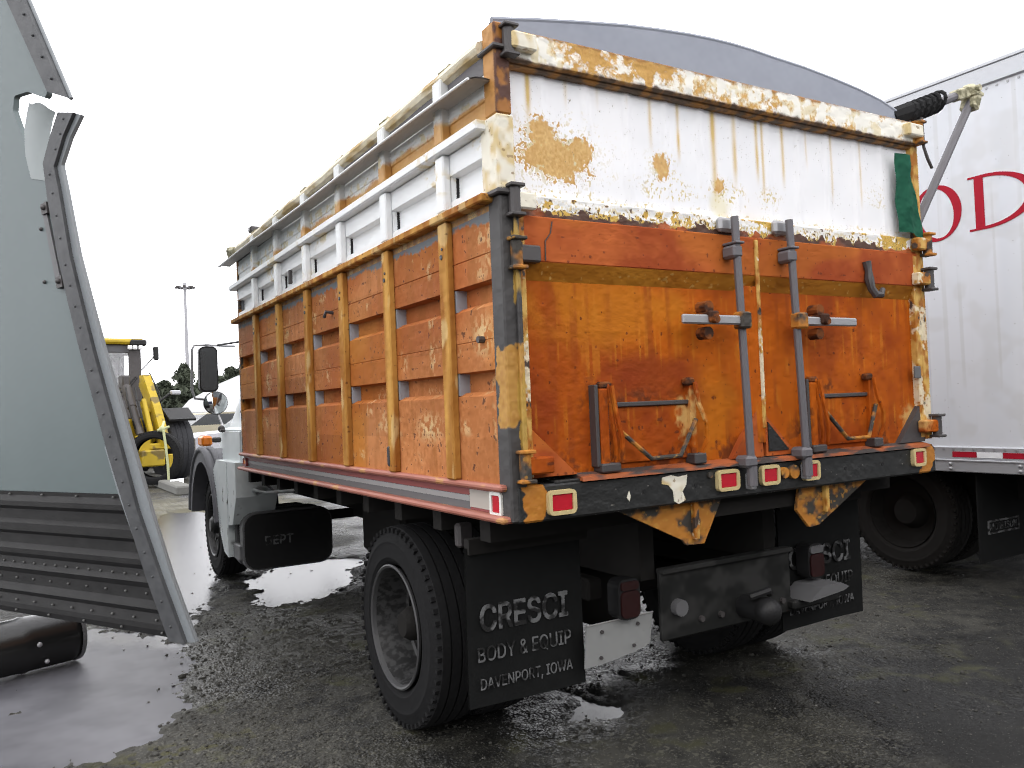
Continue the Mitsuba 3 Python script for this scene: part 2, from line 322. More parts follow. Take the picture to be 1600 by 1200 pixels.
mat('m_rust', proc(rust_orange), .7, .12, bump=bump_rust, bscale=.006)
mat('m_rust_red', proc(rust_red), .7, .12, bump=bump_rust, bscale=.005)
mat('m_rust_olive', proc(rust_olive), .7, .12, bump=bump_rust, bscale=.008)
mat('m_rust_side', proc(rust_side), .7, .12, bump=bump_rust, bscale=.007)
mat('m_post', proc(post_ochre), .7, .12, bump=bump_rust, bscale=.006)
mat('m_white_side', proc(white_side), .45, .4, bump=bump_fine, bscale=.006)
mat('m_white_upper', proc(white_upper), .5, .4, bump=bump_fine, bscale=.008)
mat('m_cream', proc(cream_chip), .55, .4, bump=bump_rust, bscale=.006)
mat('m_sheet', proc(sheet_white), .5, .4, bump=bump_fine, bscale=.006)
mat('m_beam', proc(beam_paint), .6, .35, bump=bump_rust, bscale=.008)
mat('m_strip', proc(strip_paint), .6, .35, bump=bump_rust, bscale=.010)
mat('m_post_grey', proc(post_grey), .55, .4, bump=bump_rust, bscale=.004)
mat('m_post_upper', proc(post_upper), .6, .35, bump=bump_rust, bscale=.006)
mat('m_edge', proc(edge_yellow), .6, .35, bump=bump_rust, bscale=.008)
mat('m_sill', proc(sill_dark), .5, .4, bump=bump_rust, bscale=.005)
mat('m_bracket', proc(rust_bracket), .65, .3, bump=bump_rust, bscale=.008)
mat('m_flange', proc(flange_pink), .5, .4)
mat('m_flaptext', proc(flap_text), .7, .3)
mat('m_panel', proc(panel_grey), .4, .4)
mat('m_rail', proc(rail_grey), .5, .4, bump=bump_rust, bscale=.0015)
mat('m_rib', proc(black_rib), .6, .2)
mat('m_trailer', proc(trailer_white), .4, .45)
mat('m_yellow', proc(loader_yellow), .5, .4)
mat('m_bark', proc(bark), .9, .1)
mat('m_galv', proc(galv), .5, .5)
mat('m_green', proc(green_cloth), .8, .2, bump=bump_rust, bscale=.010)
mat('m_cab', proc(cab_white), .35, .5)
mat('m_wheel', proc(wheel_grime), .5, .5)
mat('m_leaf_haze', proc(leafy_haze), .8, .2)
mat('m_black', (.012, .012, .0125), .5, .3)
mat('m_under', (.018, .017, .016), .8, .1)
mat('m_rubber', (.014, .014, .0145), .8, .10, bump=bump_rust, bscale=.003)
mat('m_rubber_grey', (.030, .031, .035), .75, .25, bump=bump_rust, bscale=.010)
mat('m_flap', (.012, .0125, .0125), .85, .05, bump=bump_fine, bscale=.010)
mat('m_rod', (.13, .125, .135), .5, .4, .2)
mat('m_steel', (.34, .34, .35), .4, .5, .5)
mat('m_dark_steel', (.050, .045, .045), .5, .5)
mat('m_grey_primer', (.30, .325, .36), .5, .4)
mat('m_lens_red', (.42, .010, .022), .25, .5)
mat('m_lens_dark', (.020, .004, .004), .3, .5)
mat('m_lens_amber', (.75, .20, .012), .2, .5)
mat('m_frame_cream', (.50, .40, .20), .5, .4)
mat('m_frame_white', (.62, .62, .58), .5, .4)
mat('m_tape_red', (.22, .055, .052), .5, .4)
mat('m_tape_white', (.26, .255, .25), .5, .4)
mat('m_tape_grey', (.105, .105, .108), .5, .4)
mat('m_faded', (.38, .35, .31), .6, .3)
mat('m_letter_red', (.33, .008, .022), .6, .15)
mat('m_alu', (.42, .43, .45), .35, .5, .4)
mat('m_tarp_strip', (.20, .195, .185), .6, .3)
mat('m_gutter', (.36, .35, .34), .5, .4)
mat('m_weathered', proc(lambda p, n, uv: mix((.16, .15, .09), (.46, .43, .30), smoothstep(.35, .65, fbm(p.x*30, p.y*30, p.z*30, 3)))), .7, .3)
mat('m_lip', (.17, .185, .195), .5, .4)
mat('m_rivet', (.09, .09, .088), .5, .4)
mat('m_flap_lit', (.27, .30, .30), .5, .4)  # wall sheet colour lightened to paint in the brighter light on the curl
mat('m_toprail', proc(lambda p, n, uv: mix((.34, .24, .10), (.60, .55, .42), smoothstep(.35, .62, fbm(p.x*20, p.y*7, p.z*20, 3)))), .6, .3)
mat('m_barrel', proc(lambda p, n, uv: mix((.014, .014, .014), (.042, .042, .042), smoothstep(.35, .65, fbm(p.x*40, p.y*40, p.z*40, 3)))), .45, .4)
mat('m_rimlip', (.045, .045, .046), .45, .4)
mat('m_rust_dark', proc(lambda p, n, uv: mix((.045, .020, .012), (.20, .062, .016), smoothstep(.38, .66, fbm(p.x*26, p.y*26, p.z*26, 3)))), .7, .15)
mat('m_lipmat', proc(lambda p, n, uv: mix((.055, .045, .042), (.30, .085, .030), smoothstep(.44, .58, fbm(p.x*7, p.y*20, p.z*20, 3)))), .6, .25)
mat('m_hitch', proc(lambda p, n, uv: mix((.010, .0105, .010), (.028, .028, .027), smoothstep(.4, .65, fbm(p.x*9, p.y*9, p.z*9, 3)))), .65, .2)
mat('m_shade_strip', (.13, .125, .13), .7, .2)
mat('m_plate', (.24, .245, .24), .5, .3)
mat('m_fender', (.105, .105, .115), .6, .3)
mat('m_glass_dark', (.030, .033, .036), .12, .6)
mat('m_mirror', (.050, .055, .058), .35, .5, .0)
mat('m_mirror_clear', (.72, .73, .74), .03, .5, 1.0)
mat('m_white', (.72, .73, .74), .4, .4)
mat('m_silver', (.42, .43, .45), .35, .5, .3)
mat('m_beige', (.36, .33, .24), .5, .4)
mat('m_lavender', (.46, .46, .50), .4, .4)
mat('m_concrete', (.12, .12, .112), .8, .2)
mat('m_strap', (.40, .42, .24), .8, .1)
mat('m_scrap', (.72, .72, .72), .7, .2)
mat('m_mast', (.34, .34, .36), .5, .4)
mat('m_stone', (.038, .037, .032), .7, .3)
mat('m_stone_pale', (.10, .097, .088), .7, .3)
scene['m_glass'] = {'type': 'thindielectric', 'int_ior': 1.5}
def silt(p, n, uv):
    f = fbm(p.x*5, p.y*5, 1.0, 3)
    return smoothstep(.45, .62, soft(p.x, p.y, -1.9, 2.7, 1.75, 1.75, f, .35)*.8 + f*.25)
scene['m_water'] = {'type': 'blendbsdf', 'weight': proc(silt),
    'clear': {'type': 'roughplastic', 'alpha': .07, 'diffuse_reflectance': {'type': 'rgb', 'value': [.030, .030, .034]}, 'int_ior': 1.333, 'nonlinear': False},
    'silty': {'type': 'roughplastic', 'alpha': .30, 'diffuse_reflectance': proc(lambda p, n, uv: mix((.090, .090, .102), (.135, .135, .150), smoothstep(.3, .7, fbm(p.x*3.5, p.y*3.5, 2.0, 4)))), 'int_ior': 1.333, 'nonlinear': False}}
scene['m_ground'] = {'type': 'twosided', 'bsdf': {'type': 'bumpmap', 'arbitrary': proc(bump_ground, 2e-3), 'scale': .009,
    'bsdf': {'type': 'principled', 'base_color': proc(asphalt), 'roughness': proc(asphalt_rough), 'specular': .35}}}

# ------------------------------------------------------------------ ground and puddles
PUDDLES = [
    [(-4, 5.2), (-4, 1.5), (-1.6, 1.62), (-1.1, 1.64), (-.92, 1.70), (-.74, 2.14), (-.62, 2.7), (-.44, 3.38), (-.62, 3.95), (-1.5, 4.9)],
    [(.48, 12.2), (1.15, 11.4), (1.0, 9.0), (.55, 7.0), (.10, 5.72), (-.05, 4.78), (-.28, 4.17), (-.44, 3.7), (-.75, 3.9), (-.6, 5.95), (-.4, 9.4)],
    [(.2, 5.5), (.02, 4.5), (.21, 4.12), (.64, 4.02), (1.0, 4.4), (1.6, 5.71), (1.0, 6.2)],
    [(.88, 1.30), (1.04, 1.20), (1.10, .88), (1.0, .60), (.86, .52), (.76, .8)],
]
def poly_sd(x, y, poly):
    d = np.full(x.shape, 1e9); inside = np.zeros(x.shape, bool); n = len(poly)
    for i in range(n):
        (ax, ay), (bx_, by) = poly[i], poly[(i+1) % n]
        ex, ey = bx_-ax, by-ay; t = np.clip(((x-ax)*ex + (y-ay)*ey)/(ex*ex+ey*ey), 0, 1)
        d = np.minimum(d, np.hypot(x-ax-t*ex, y-ay-t*ey))
        cross = (ay > y) != (by > y)
        with np.errstate(divide='ignore', invalid='ignore'):
            inside ^= cross & (x < ex*(y-ay)/(by-ay if by != ay else 1e-9)+ax)
    return np.where(inside, -d, d)
WATER = -0.020
def ground_h(x, y):
    x, y = np.asarray(x, float), np.asarray(y, float)
    P = np.stack([x, y, np.zeros_like(x)], -1)
    big = meshkit.fbm(P*.8, 3, 3) - .5; med = meshkit.fbm(P*5, 3, 5) - .5; sm = meshkit.fbm(P*28, 2, 9) - .5
    sd = np.full(x.shape, 1e9)
    for q in PUDDLES: sd = np.minimum(sd, poly_sd(x, y, q))
    m = np.clip((.06 - (sd + med*.26 + sm*.07))/.26, 0, 1); m = m*m*(3-2*m)
    dry = np.maximum(big*.022 + med*.012 + sm*.012 + .002, -.012)
    h = dry*(1-.6*m) - .040*m + np.maximum(sm-.20, 0)*.10*m
    rut = .018*np.exp(-((y - (1.15 - .42*(x-1.2)))/.10)**2)*(x > 1.3)*(x < 5) + .016*np.exp(-((y - (.62 - .40*(x-1.2)))/.09)**2)*(x > 1.4)*(x < 5)
    far = np.clip((np.hypot(x, y) - 16)/14, 0, 1)
    return (h + rut)*(1-far)
def axis(lo, hi, step, far):
    a = list(np.arange(lo, hi+1e-6, step)); s, v = step, hi
    while v < far: s *= 1.16; v += s; a.append(v)
    s, v, b = step, lo, []
    while v > -far: s *= 1.16; v -= s; b.append(v)
    return np.array(b[::-1] + a)
gx, gy = axis(-2.4, 4.6, .022, 900), axis(-.9, 8.0, .022, 900)
GX, GY = np.meshgrid(gx, gy, indexing='ij')
GV = np.stack([GX, GY, ground_h(GX, GY)], -1).reshape(-1, 3)
i, j = np.meshgrid(np.arange(len(gx)-1), np.arange(len(gy)-1), indexing='ij'); w = len(gy)
GF = np.stack([i*w+j, (i+1)*w+j, (i+1)*w+j+1, i*w+j+1], -1).reshape(-1, 4)
obj('', 'ground', (GV, GF), 'm_ground', smooth=True, kind='structure')
obj('', 'puddle_water', (np.array([(-6, -1, WATER), (8, -1, WATER), (8, 14, WATER), (-6, 14, WATER)]), np.array([(0, 1, 2, 3)])), 'm_water', smooth=False, kind='structure')

def stones(n, x0, x1, y0, y1, r0, r1):
    ico = trimesh.creation.icosphere(subdivisions=0); V0, F0 = np.array(ico.vertices), np.array(ico.faces)
    x, y = RNG.uniform(x0, x1, n), RNG.uniform(y0, y1, n); r = r0 + (r1-r0)*RNG.random(n)**3; z = ground_h(x, y)
    V = V0[None]*(1+RNG.uniform(-.3, .3, (n, len(V0), 1)))*r[:, None, None]*RNG.uniform(.6, 1.2, (n, 1, 3))*np.array([1, 1, .7]) + np.stack([x, y, z+r*.15], -1)[:, None]
    F = F0[None] + (np.arange(n)*len(V0))[:, None, None]
    return trimesh.Trimesh(V.reshape(-1, 3), F.reshape(-1, 3), process=False)
obj('', 'gravel', cat(stones(7000, -2, 4.6, -.4, 4.2, .003, .012), stones(900, -2, 4.6, 0, 9, .006, .020), stones(2500, -1.0, .3, .8, 4.2, .003, .013)), 'm_stone', smooth=False, kind='stuff')
labels['gravel'].update(label='loose dark gravel scattered over the wet yard', category='gravel')
obj('', 'pale_gravel', stones(1100, -1.5, 4.6, -.4, 3.5, .0025, .008), 'm_stone_pale', smooth=False, kind='stuff')
labels['pale_gravel'].update(label='tiny pale stone chips scattered on the wet yard', category='gravel')

# ------------------------------------------------------------------ the grain truck
W, L = 2.44, 4.05
TR = thing('grain_truck', 'rusty orange and white grain truck with a tall ribbed box, parked in the middle', 'truck')
def part(name, mesh, m, parent=None, **kw): return obj(parent or TR, name, mesh, m, **kw)

# --- left side wall
SIDE = part('side_wall', prism([(-.02, 1.215), (-.02, 1.539), (.012, 1.556), (.030, 1.556), (.030, 1.628), (-.02, 1.632), (-.02, 1.74), (-.017, 1.743), (-.02, 1.746), (-.02, 1.863), (.012, 1.882), (.030, 1.882), (.030, 1.953), (-.02, 1.957),
      (-.02, 2.05), (-.016, 2.053), (-.02, 2.056), (-.02, 2.225), (.05, 2.225), (.05, 1.215)], 'y', .03, L), 'm_rust_side', smooth=False, label='rust brown ribbed steel lower side')
WHITE = part('side_panel', prism([(-.02, 2.262), (-.02, 2.303), (.015, 2.318), (.015, 2.398), (-.02, 2.404), (-.02, 2.485), (.05, 2.485), (.05, 2.262)], 'y', .03, L), 'm_white_side', smooth=False, label='white ribbed middle band of the box side')
UPPER = part('side_panel', prism([(-.012, 2.53), (-.012, 2.600), (-.018, 2.603), (-.018, 2.665), (-.012, 2.668), (-.012, 2.80), (.05, 2.80), (.05, 2.53)], 'y', .03, L), 'm_white_upper', smooth=False, label='faded white upper side boards with rust along the bottom')
for py in (.382, .975, 1.592, 2.205, 2.83, 3.445):
    part('post', bx(-.052, -.018, py-.036, py+.036, 1.222, 2.222, .006), 'm_post', SIDE, smooth=False)
    part('post', bx(-.052, -.018, py-.036, py+.036, 2.264, 2.484, .006), 'm_white_side', WHITE, smooth=False)
    part('post', bx(-.052, -.010, py-.036, py+.036, 2.532, 2.785, .006), 'm_white_upper', UPPER, smooth=False)
    for z0, z1 in ((1.545, 1.629), (1.868, 1.954)):
        part('filler', bx(-.016, .034, py-.040, py+.040, z0, z1), 'm_grey_primer', SIDE, smooth=False)
    part('filler', bx(-.016, .003, py-.039, py+.039, 2.308, 2.400), 'm_white_side', WHITE, smooth=False); part('slit', bx(.003, .022, py-.041, py+.041, 2.308, 2.396), 'm_black', WHITE, smooth=False)
    part('bolt', cyl((-.056, py+.005, 2.09), (-.05, py+.005, 2.09), .010, 8), 'm_dark_steel', SIDE)
    part('bolt', cyl((-.056, py-.004, 2.12), (-.05, py-.004, 2.12), .006, 8), 'm_dark_steel', SIDE)
# loose fittings on the side
part('chain_stub', tube([(-.02, 1.0, 1.35), (-.05, 1.0, 1.33), (-.05, 1.0, 1.26), (-.03, 1.0, 1.23)], .011, 6), 'm_dark_steel', SIDE)
part('bolt', cyl((-.045, .13, 1.745), (-.018, .13, 1.745), .013, 8), 'm_dark_steel', SIDE)
part('bolt', tube([(-.02, 1.80, 2.04), (-.06, 1.80, 2.045), (-.06, 1.83, 2.02)], .010, 6), 'm_dark_steel', SIDE)
part('hasp', bx(-.035, -.012, 2.57, 2.60, 2.315, 2.40, .004), 'm_dark_steel', WHITE, smooth=False)
part('rubbing_rail', cat(bx(-.068, .02, .02, 4.12, 2.226, 2.256, .005), bx(-.02, .02, .02, 4.05, 2.20, 2.228)), 'm_post', smooth=False, label='ochre ledge along the top of the rusty side')
part('rubbing_rail', bx(-.066, .02, .045, 4.15, 2.489, 2.528, .006), 'm_white_side', smooth=False, label='white ledge along the middle of the box side')
TOPR = []
ys = np.linspace(.06, 4.02, 34)
part('top_rail', tube([(-.016, y, 2.792 + .0025*math.sin(y*5.1) + .002*math.sin(y*13)) for y in ys], .030, 8), 'm_toprail', label='lumpy cream top rail under the tarp edge')
# drooping strip under the top rail
GZ0, GSL = 2.656, .013; n = 30; yy = np.linspace(.005, 4.32, n); prof = [(-.018, GZ0), (-.050, GZ0+.002), (-.080, GZ0+.000), (-.108, GZ0-.009), (-.110, GZ0-.005), (-.080, GZ0+.006), (-.05, GZ0+.008), (-.018, GZ0+.006)]
V = np.array([[(px, y, pz + .004*math.sin(y*2.3) + GSL*y) for px, pz in prof] for y in yy]).reshape(-1, 3); k = len(prof)
F = [(a*k+b, a*k+(b+1) % k, (a+1)*k+(b+1) % k, (a+1)*k+b) for a in range(n-1) for b in range(k)]
gm = trimesh.Trimesh(V, np.array([t for q in F for t in ((q[0], q[1], q[2]), (q[0], q[2], q[3]))]), process=False)
part('tarp_gutter', gm, 'm_gutter', smooth=False, label='bent grey metal strip hanging along the top of the side')
part('tarp_gutter_lip', tube([(-.110, y, GZ0 - .007 + .004*math.sin(y*2.3) + GSL*y) for y in yy], .005, 6), 'm_white')
# tarp over the top
ARC = [(-.011, 2.871), (.188, 2.908), (.40, 2.942), (.589, 2.970), (.76, 2.988), (.928, 3.002), (1.05, 3.008), (1.174, 3.010), (1.30, 3.007), (1.41, 3.000), (1.63, 2.990), (1.841, 2.972), (2.02, 2.952), (2.183, 2.925), (2.30, 2.893), (2.425, 2.852)]
V, F = [], []
tx = np.linspace(-.01, 2.44, 24); ty = np.linspace(.03, 4.0, 40); az = np.interp(tx, [a for a, b in ARC], [b for a, b in ARC])
az = 2.80 + (az-2.80)*np.clip((tx+.02)/.25, .2, 1)
for b, y in enumerate(ty):
    for a, x in enumerate(tx): V.append((x, y, az[a] - .02 - .015*math.sin(math.pi*((y*1.6) % 1))**2))
for b in range(len(ty)-1):
    for a in range(len(tx)-1): A = b*len(tx)+a; F.append((A, A+1, A+len(tx)+1, A+len(tx)))
part('tarp', (np.array(V), np.array(F)), 'm_tarp_strip', smooth=True, label='grey tarp stretched over the load bed')
for yb in (.35, .98, 1.6, 2.25, 2.86, 3.47):
    part('tarp_knob', tube([(-.025, yb-.05, 2.822), (-.015, yb, 2.828), (-.025, yb+.05, 2.820)], .010, 6), 'm_weathered')
part('tarp_end', tube([(-.03, 4.02, 2.79), (-.05, 4.12, 2.80), (-.03, 4.20, 2.775), (.03, 4.25, 2.77)], [.03, .035, .03, .02], 8), 'm_weathered', label='lumpy rusted end of the tarp roller at the front corner')
part('tarp_end', bx(-.03, .05, 3.55, 3.62, 2.84, 2.885, .01), 'm_dark_steel', smooth=False)
part('shade_strip', bx(-.0165, -.008, .06, 4.03, 2.700, 2.785), 'm_shade_strip', UPPER, smooth=False)  # grey strip painting in the shade under the tarp overhang
# rear end cap
cap = Polygon(ARC + [(2.42, 2.842), (.015, 2.838)])
CAP = part('end_cap', prism(cap, 'y', -.012, .02), 'm_galv', smooth=False, label='curved grey galvanised end cap above the tailgate')
part('rim', tube([(x, -.004, z+.003) for x, z in ARC], .011, 8), 'm_galv', CAP)
# corner posts
part('corner_post', cat(bx(-.022, .046, -.03, .055, 1.09, 2.245, .006), bx(.026, .046, -.045, -.028, 1.25, 2.2, .004)), 'm_post_grey', smooth=False, label='bare dark grey rear corner post with peeling ochre paint')
part('corner_post', bx(-.026, .045, -.036, .085, 2.262, 2.53, .006), 'm_cream', smooth=False, label='cream middle section of the rear corner post')
part('corner_post', bx(-.022, .042, -.032, .055, 2.532, 2.86, .006), 'm_post_upper', smooth=False, label='rusty top section of the rear corner post')
part('post_cap', cat(bx(-.040, .055, -.05, .10, 2.243, 2.262, .005), bx(-.036, .05, -.05, .07, 2.76, 2.775, .004)), 'm_dark_steel', smooth=False)
part('corner_post', bx(2.40, 2.455, -.02, .06, 1.25, 2.80, .006), 'm_edge', smooth=False, label='chipped yellow right rear corner post')
part('corner_post', bx(-.02, .04, L-.02, L+.03, 1.2, 2.80, .005), 'm_bracket', smooth=False)
part('right_wall', bx(2.39, 2.43, .06, L, 1.22, 2.80), 'm_rust_side', smooth=False)
part('front_wall', bx(.0, 2.43, L-.05, L, 1.22, 2.80), 'm_rust_side', smooth=False)
# side rail: channel with two flanges, striped web
RAIL = part('side_rail', cat(bx(-.050, .03, .0, 4.06, 1.198, 1.222, .008), bx(-.056, .03, -.02, 4.10, 1.088, 1.112, .008)), 'm_flange', smooth=False, label='faded pink steel side rail under the box')
part('web', bx(-.012, .03, .01, 4.05, 1.10, 1.21), 'm_tape_grey', RAIL, smooth=False)
part('stripe', bx(-.0145, -.011, .30, 4.04, 1.166, 1.197), 'm_tape_red', RAIL, smooth=False)
part('stripe', bx(-.0145, -.011, .30, 4.04, 1.142, 1.164), 'm_tape_white', RAIL, smooth=False)
part('faded_plate', bx(-.016, -.011, .11, .295, 1.122, 1.19), 'm_faded', RAIL, smooth=False)
m = text_xz('2 SPEED', 0, .16, 0, .028, 0, .002); v = np.array(m.vertices)
part('marker_plate', bx(-.0165, -.011, .115, .29, 1.190, 1.197), 'm_tape_red', RAIL, smooth=False)
part('marker_plate', bx(-.0165, -.011, .115, .29, 1.113, 1.121), 'm_tape_red', RAIL, smooth=False)
def reflector_side(yc, zc, w, h, lens, frame):
    r = part('reflector', prism(rrect(yc-w/2, yc+w/2, zc-h/2, zc+h/2, .014).difference(rrect(yc-w/2+.014, yc+w/2-.014, zc-h/2+.013, zc+h/2-.013, .004)), 'x', -.030, -.012), frame, RAIL, smooth=False)
    part('reflector_lens', bx(-.026, -.012, yc-w/2+.013, yc+w/2-.013, zc-h/2+.012, zc+h/2-.012, .003), lens, RAIL, smooth=False)
reflector_side(.075, 1.150, .085, .088, 'm_lens_red', 'm_frame_white')
reflector_side(3.97, 1.152, .10, .06, 'm_lens_amber', 'm_tape_red')

# --- tailgate
SHEET = []
xs = np.linspace(.042, 2.40, 200)
fl = lambda x: .006*math.exp(-((((x-.1) % .2)-.1)/.018)**2) + .004*math.sin(x*3.1)
top = [(x, .018 - fl(x)) for x in xs]
GATE = part('tailgate', prism(Polygon(top + [(2.40, .05), (.042, .05)]), 'z', 2.255, 2.735), 'm_sheet', smooth=False, label='white upper tailgate sheet with rust blotches and drips')
part('top_beam', cat(bx(.022, 2.424, -.040, .03, 2.726, 2.842, .008), bx(.030, 2.42, -.016, .03, 2.714, 2.728, .003)), 'm_beam', smooth=False, label='rust streaked cream beam across the top of the tailgate')
LOW = part('tailgate', bx(.045, 2.40, .012, .06, 1.235, 1.97), 'm_rust', smooth=False, label='orange rusted lower tailgate doors')
part('white_band', bx(.044, 2.415, -.012, .04, 2.176, 2.258, .004), 'm_strip', GATE, smooth=False, label='chipped white band above the orange doors')
part('upper_plate', bx(.046, 2.40, -.020, .03, 2.014, 2.180, .004), 'm_rust_red', LOW, smooth=False, label='brown red top strip of the orange doors')
part('slope', prism([(-.019, 2.014), (.0115, 1.950), (.05, 1.950), (.05, 2.014)], 'x', .047, 2.395), 'm_rust_olive', LOW, smooth=False)
# vertical centre ridge and gussets
part('ridge', prism([(1.13, .013), (1.225, -.020), (1.252, -.024), (1.262, -.014), (1.268, .013)], 'z', 1.30, 1.97), 'm_rust', LOW, smooth=False)
part('seam', bx(1.240, 1.262, -.028, -.012, 1.36, 2.17, .004), 'm_edge', LOW, smooth=False, label='chipped yellow seam between the two doors')
for pts in ([(.05, 1.24), (.05, 1.44), (.27, 1.24)], [(1.06, 1.24), (1.238, 1.47), (1.245, 1.24)], [(1.262, 1.24), (1.262, 1.42), (1.45, 1.24)], ):
    part('gusset', prism(pts, 'y', -.016, .032), 'm_rust_red', LOW, smooth=False)
part('gusset', prism([(2.395, 1.24), (2.395, 1.45), (2.19, 1.24)], 'y', -.016, .032), 'm_dark_steel', LOW, smooth=False, label='bare dark corner plate at the right of the doors')
part('gusset', prism([(1.275, 1.26), (1.275, 1.385), (1.40, 1.26)], 'y', -.021, -.015), 'm_sill', LOW, smooth=False)
part('hinge_strip', bx(.047, .078, -.026, .034, 1.24, 2.18, .004), 'm_edge', LOW, smooth=False, label='chipped yellow edge strip at the left hinge side')
part('hinge_strip', bx(2.362, 2.400, -.022, .034, 1.26, 2.17, .004), 'm_edge', LOW, smooth=False, label='chipped yellow edge strip at the right hinge side')
part('patch', bx(2.325, 2.375, -.026, -.018, 1.555, 1.615, .002), 'm_tape_grey', LOW, smooth=False)
# hinges
def hinge(z, x0, x1, m1, knuckle='m_dark_steel', yo=0):
    h = part('hinge', bx(x0, x1, -.060-yo, -.018, z-.030, z+.030, .006), m1, smooth=False)
    s = -1 if x0 < 1 else 1; kx = x0 if s < 0 else x1
    part('knuckle', cat(cyl((kx, -.045, z-.050), (kx, -.045, z+.050), .022, 10), bx(kx-.030, kx+.030, -.075, -.01, z+.045, z+.058, .003), bx(kx-.030, kx+.030, -.075, -.01, z-.058, z-.045, .003)), knuckle, h)
    return h
hinge(2.035, .03, .125, 'm_dark_steel', 'm_bracket'); hinge(1.285, .03, .145, 'm_rust', 'm_bracket'); hinge(2.79, .03, .135, 'm_cream', yo=.015); hinge(2.222, .03, .115, 'm_cream')
hinge(2.05, 2.345, 2.455, 'm_edge'); hinge(1.315, 2.335, 2.455, 'm_rust'); hinge(2.79, 2.31, 2.43, 'm_cream', 'm_bracket', yo=.015); hinge(2.225, 2.36, 2.455, 'm_edge', 'm_bracket')
part('latch_pin', tube([(2.455, -.05, 2.87), (2.46, -.05, 2.72), (2.48, -.055, 2.66), (2.52, -.05, 2.62)], .008, 6), 'm_dark_steel')
# lock rods
def rod(xt, xb, zt, zb):
    X = lambda z: xt + (xb-xt)*(zt-z)/(zt-zb)
    r = part('lock_rod', cyl((xt, -.075, zt), (xb, -.075, zb), .0165, 12), 'm_rod', label=None)
    part('keeper', cat(bx(X(2.1)-.034, X(2.1)+.020, -.095, -.02, 2.072, 2.125, .010), bx(X(2.1)-.026, X(2.1)+.024, -.100, -.02, 2.130, 2.140, .003)), 'm_rod', r, smooth=False)
    part('keeper', cat(bx(xt-.052, xt+.052, -.045, -.01, zt-.056, zt+.004, .012), bx(xt+.026, xt+.075, -.040, -.01, zt-.054, zt+.0, .012)), 'm_steel', r, smooth=False)
    part('keeper', cat(bx(xb-.045, xb+.022, -.098, -.02, zb+.055, zb+.105, .012), cyl((xb, -.075, zb-.02), (xb, -.075, zb+.06), .022, 10)), 'm_rod', r, smooth=False)
    part('keeper', bx(xb-.012, xb+.016, -.085, -.045, zb-.035, zb+.03, .004), 'm_steel', r, smooth=False)
rod(1.075, 1.106, 2.245, 1.150); rod(1.405, 1.445, 2.258, 1.165)
def handle(x0, x1, xp, z, xr):
    h = part('lock_handle', bx(x0, x1, -.100, -.082, z-.019, z+.019, .006), 'm_steel', smooth=False)
    part('catch', cat(bx(xp-.028, xp+.028, -.112, -.02, z-.014, z+.035, .008), cyl((xp-.006, -.085, z+.052), (xp-.006, -.03, z+.052), .026, 10), cyl((xp-.008, -.080, z-.052), (xp-.008, -.03, z-.052), .026, 10), cyl((xp, -.122, z), (xp, -.09, z), .016, 10)), 'm_rust_dark', h, smooth=30)
    part('clamp', bx(xr-.030, xr+.030, -.112, -.055, z-.034, z+.036, .008), 'm_bracket', h, smooth=False)
handle(.745, 1.10, .905, 1.812, 1.085); handle(1.44, 1.80, 1.575, 1.816, 1.43)
# grain doors
def grain_door(x0, x1, v):
    g = part('grain_door', bx(x0+.07, x1-.01, .002, .034, 1.262, 1.478, .003), 'm_rust', smooth=False)
    part('guide', cat(bx(x0, x0+.016, -.028, .034, 1.258, 1.565, .003), bx(x0+.0, x0+.085, .000, .034, 1.262, 1.565, .004)), 'm_dark_steel', g, smooth=False)
    part('guide', cat(bx(x0+.020, x0+.062, -.030, .012, 1.262, 1.55, .006), tube([(x0+.072, -.038, 1.560), (x0+.078, -.050, 1.46), (x0+.098, -.055, 1.36), (x0+.108, -.040, 1.27)], .010, 6), tube([(x0+.066, -.02, 1.565), (x0+.070, -.035, 1.44), (x0+.084, -.035, 1.33), (x0+.09, -.02, 1.265)], .008, 6)), 'm_rust', g, smooth=30)
    part('guide', cat(bx(x1-.026, x1+.006, -.020, .034, 1.258, 1.565, .004), tube([(x1-.012, -.035, 1.565), (x1-.006, -.045, 1.48), (x1+.028, -.050, 1.40), (x1+.030, -.045, 1.33), (x1+.012, -.03, 1.27)], .010, 6)), 'm_rust', g, smooth=30)
    part('bar', bx(x0+.085, x1-.022, -.008, .034, 1.478, 1.496, .003), 'm_dark_steel', g, smooth=False)
    part('door_handle', tube([(v[0][0], -.03, v[0][1]), (v[1][0], -.045, v[1][1]), (v[2][0], -.045, v[2][1]), (v[3][0], -.03, v[3][1])], .0095, 8), 'm_bracket', g)
    part('foot', bx(x0+.01, x0+.10, -.045, .032, 1.236, 1.270, .006), 'm_dark_steel', g, smooth=False); part('foot', bx(x1-.035, x1+.03, -.045, .032, 1.236, 1.280, .006), 'm_dark_steel', g, smooth=False)
    part('hinge_knob', bx(x0+.030, x0+.085, -.026, .012, 1.548, 1.576, .008), 'm_rust_dark', g, smooth=False); part('hinge_knob', bx(x1-.045, x1+.002, -.026, .012, 1.552, 1.585, .008), 'm_rust_dark', g, smooth=False)
grain_door(.356, .862, [(.455, 1.395), (.600, 1.275), (.748, 1.277), (.852, 1.415)])
grain_door(1.525, 1.998, [(1.635, 1.42), (1.765, 1.287), (1.915, 1.287), (2.00, 1.436)])
part('tow_hook', tube([(1.985, -.03, 2.115), (1.990, -.035, 2.07), (1.985, -.04, 2.03), (1.992, -.045, 1.985), (2.010, -.055, 1.955), (2.038, -.06, 1.955), (2.055, -.06, 1.985)], [.022, .016, .022, .018, .020, .018, .012], 8), 'm_dark_steel', label='dark steel hook hanging on the right door')
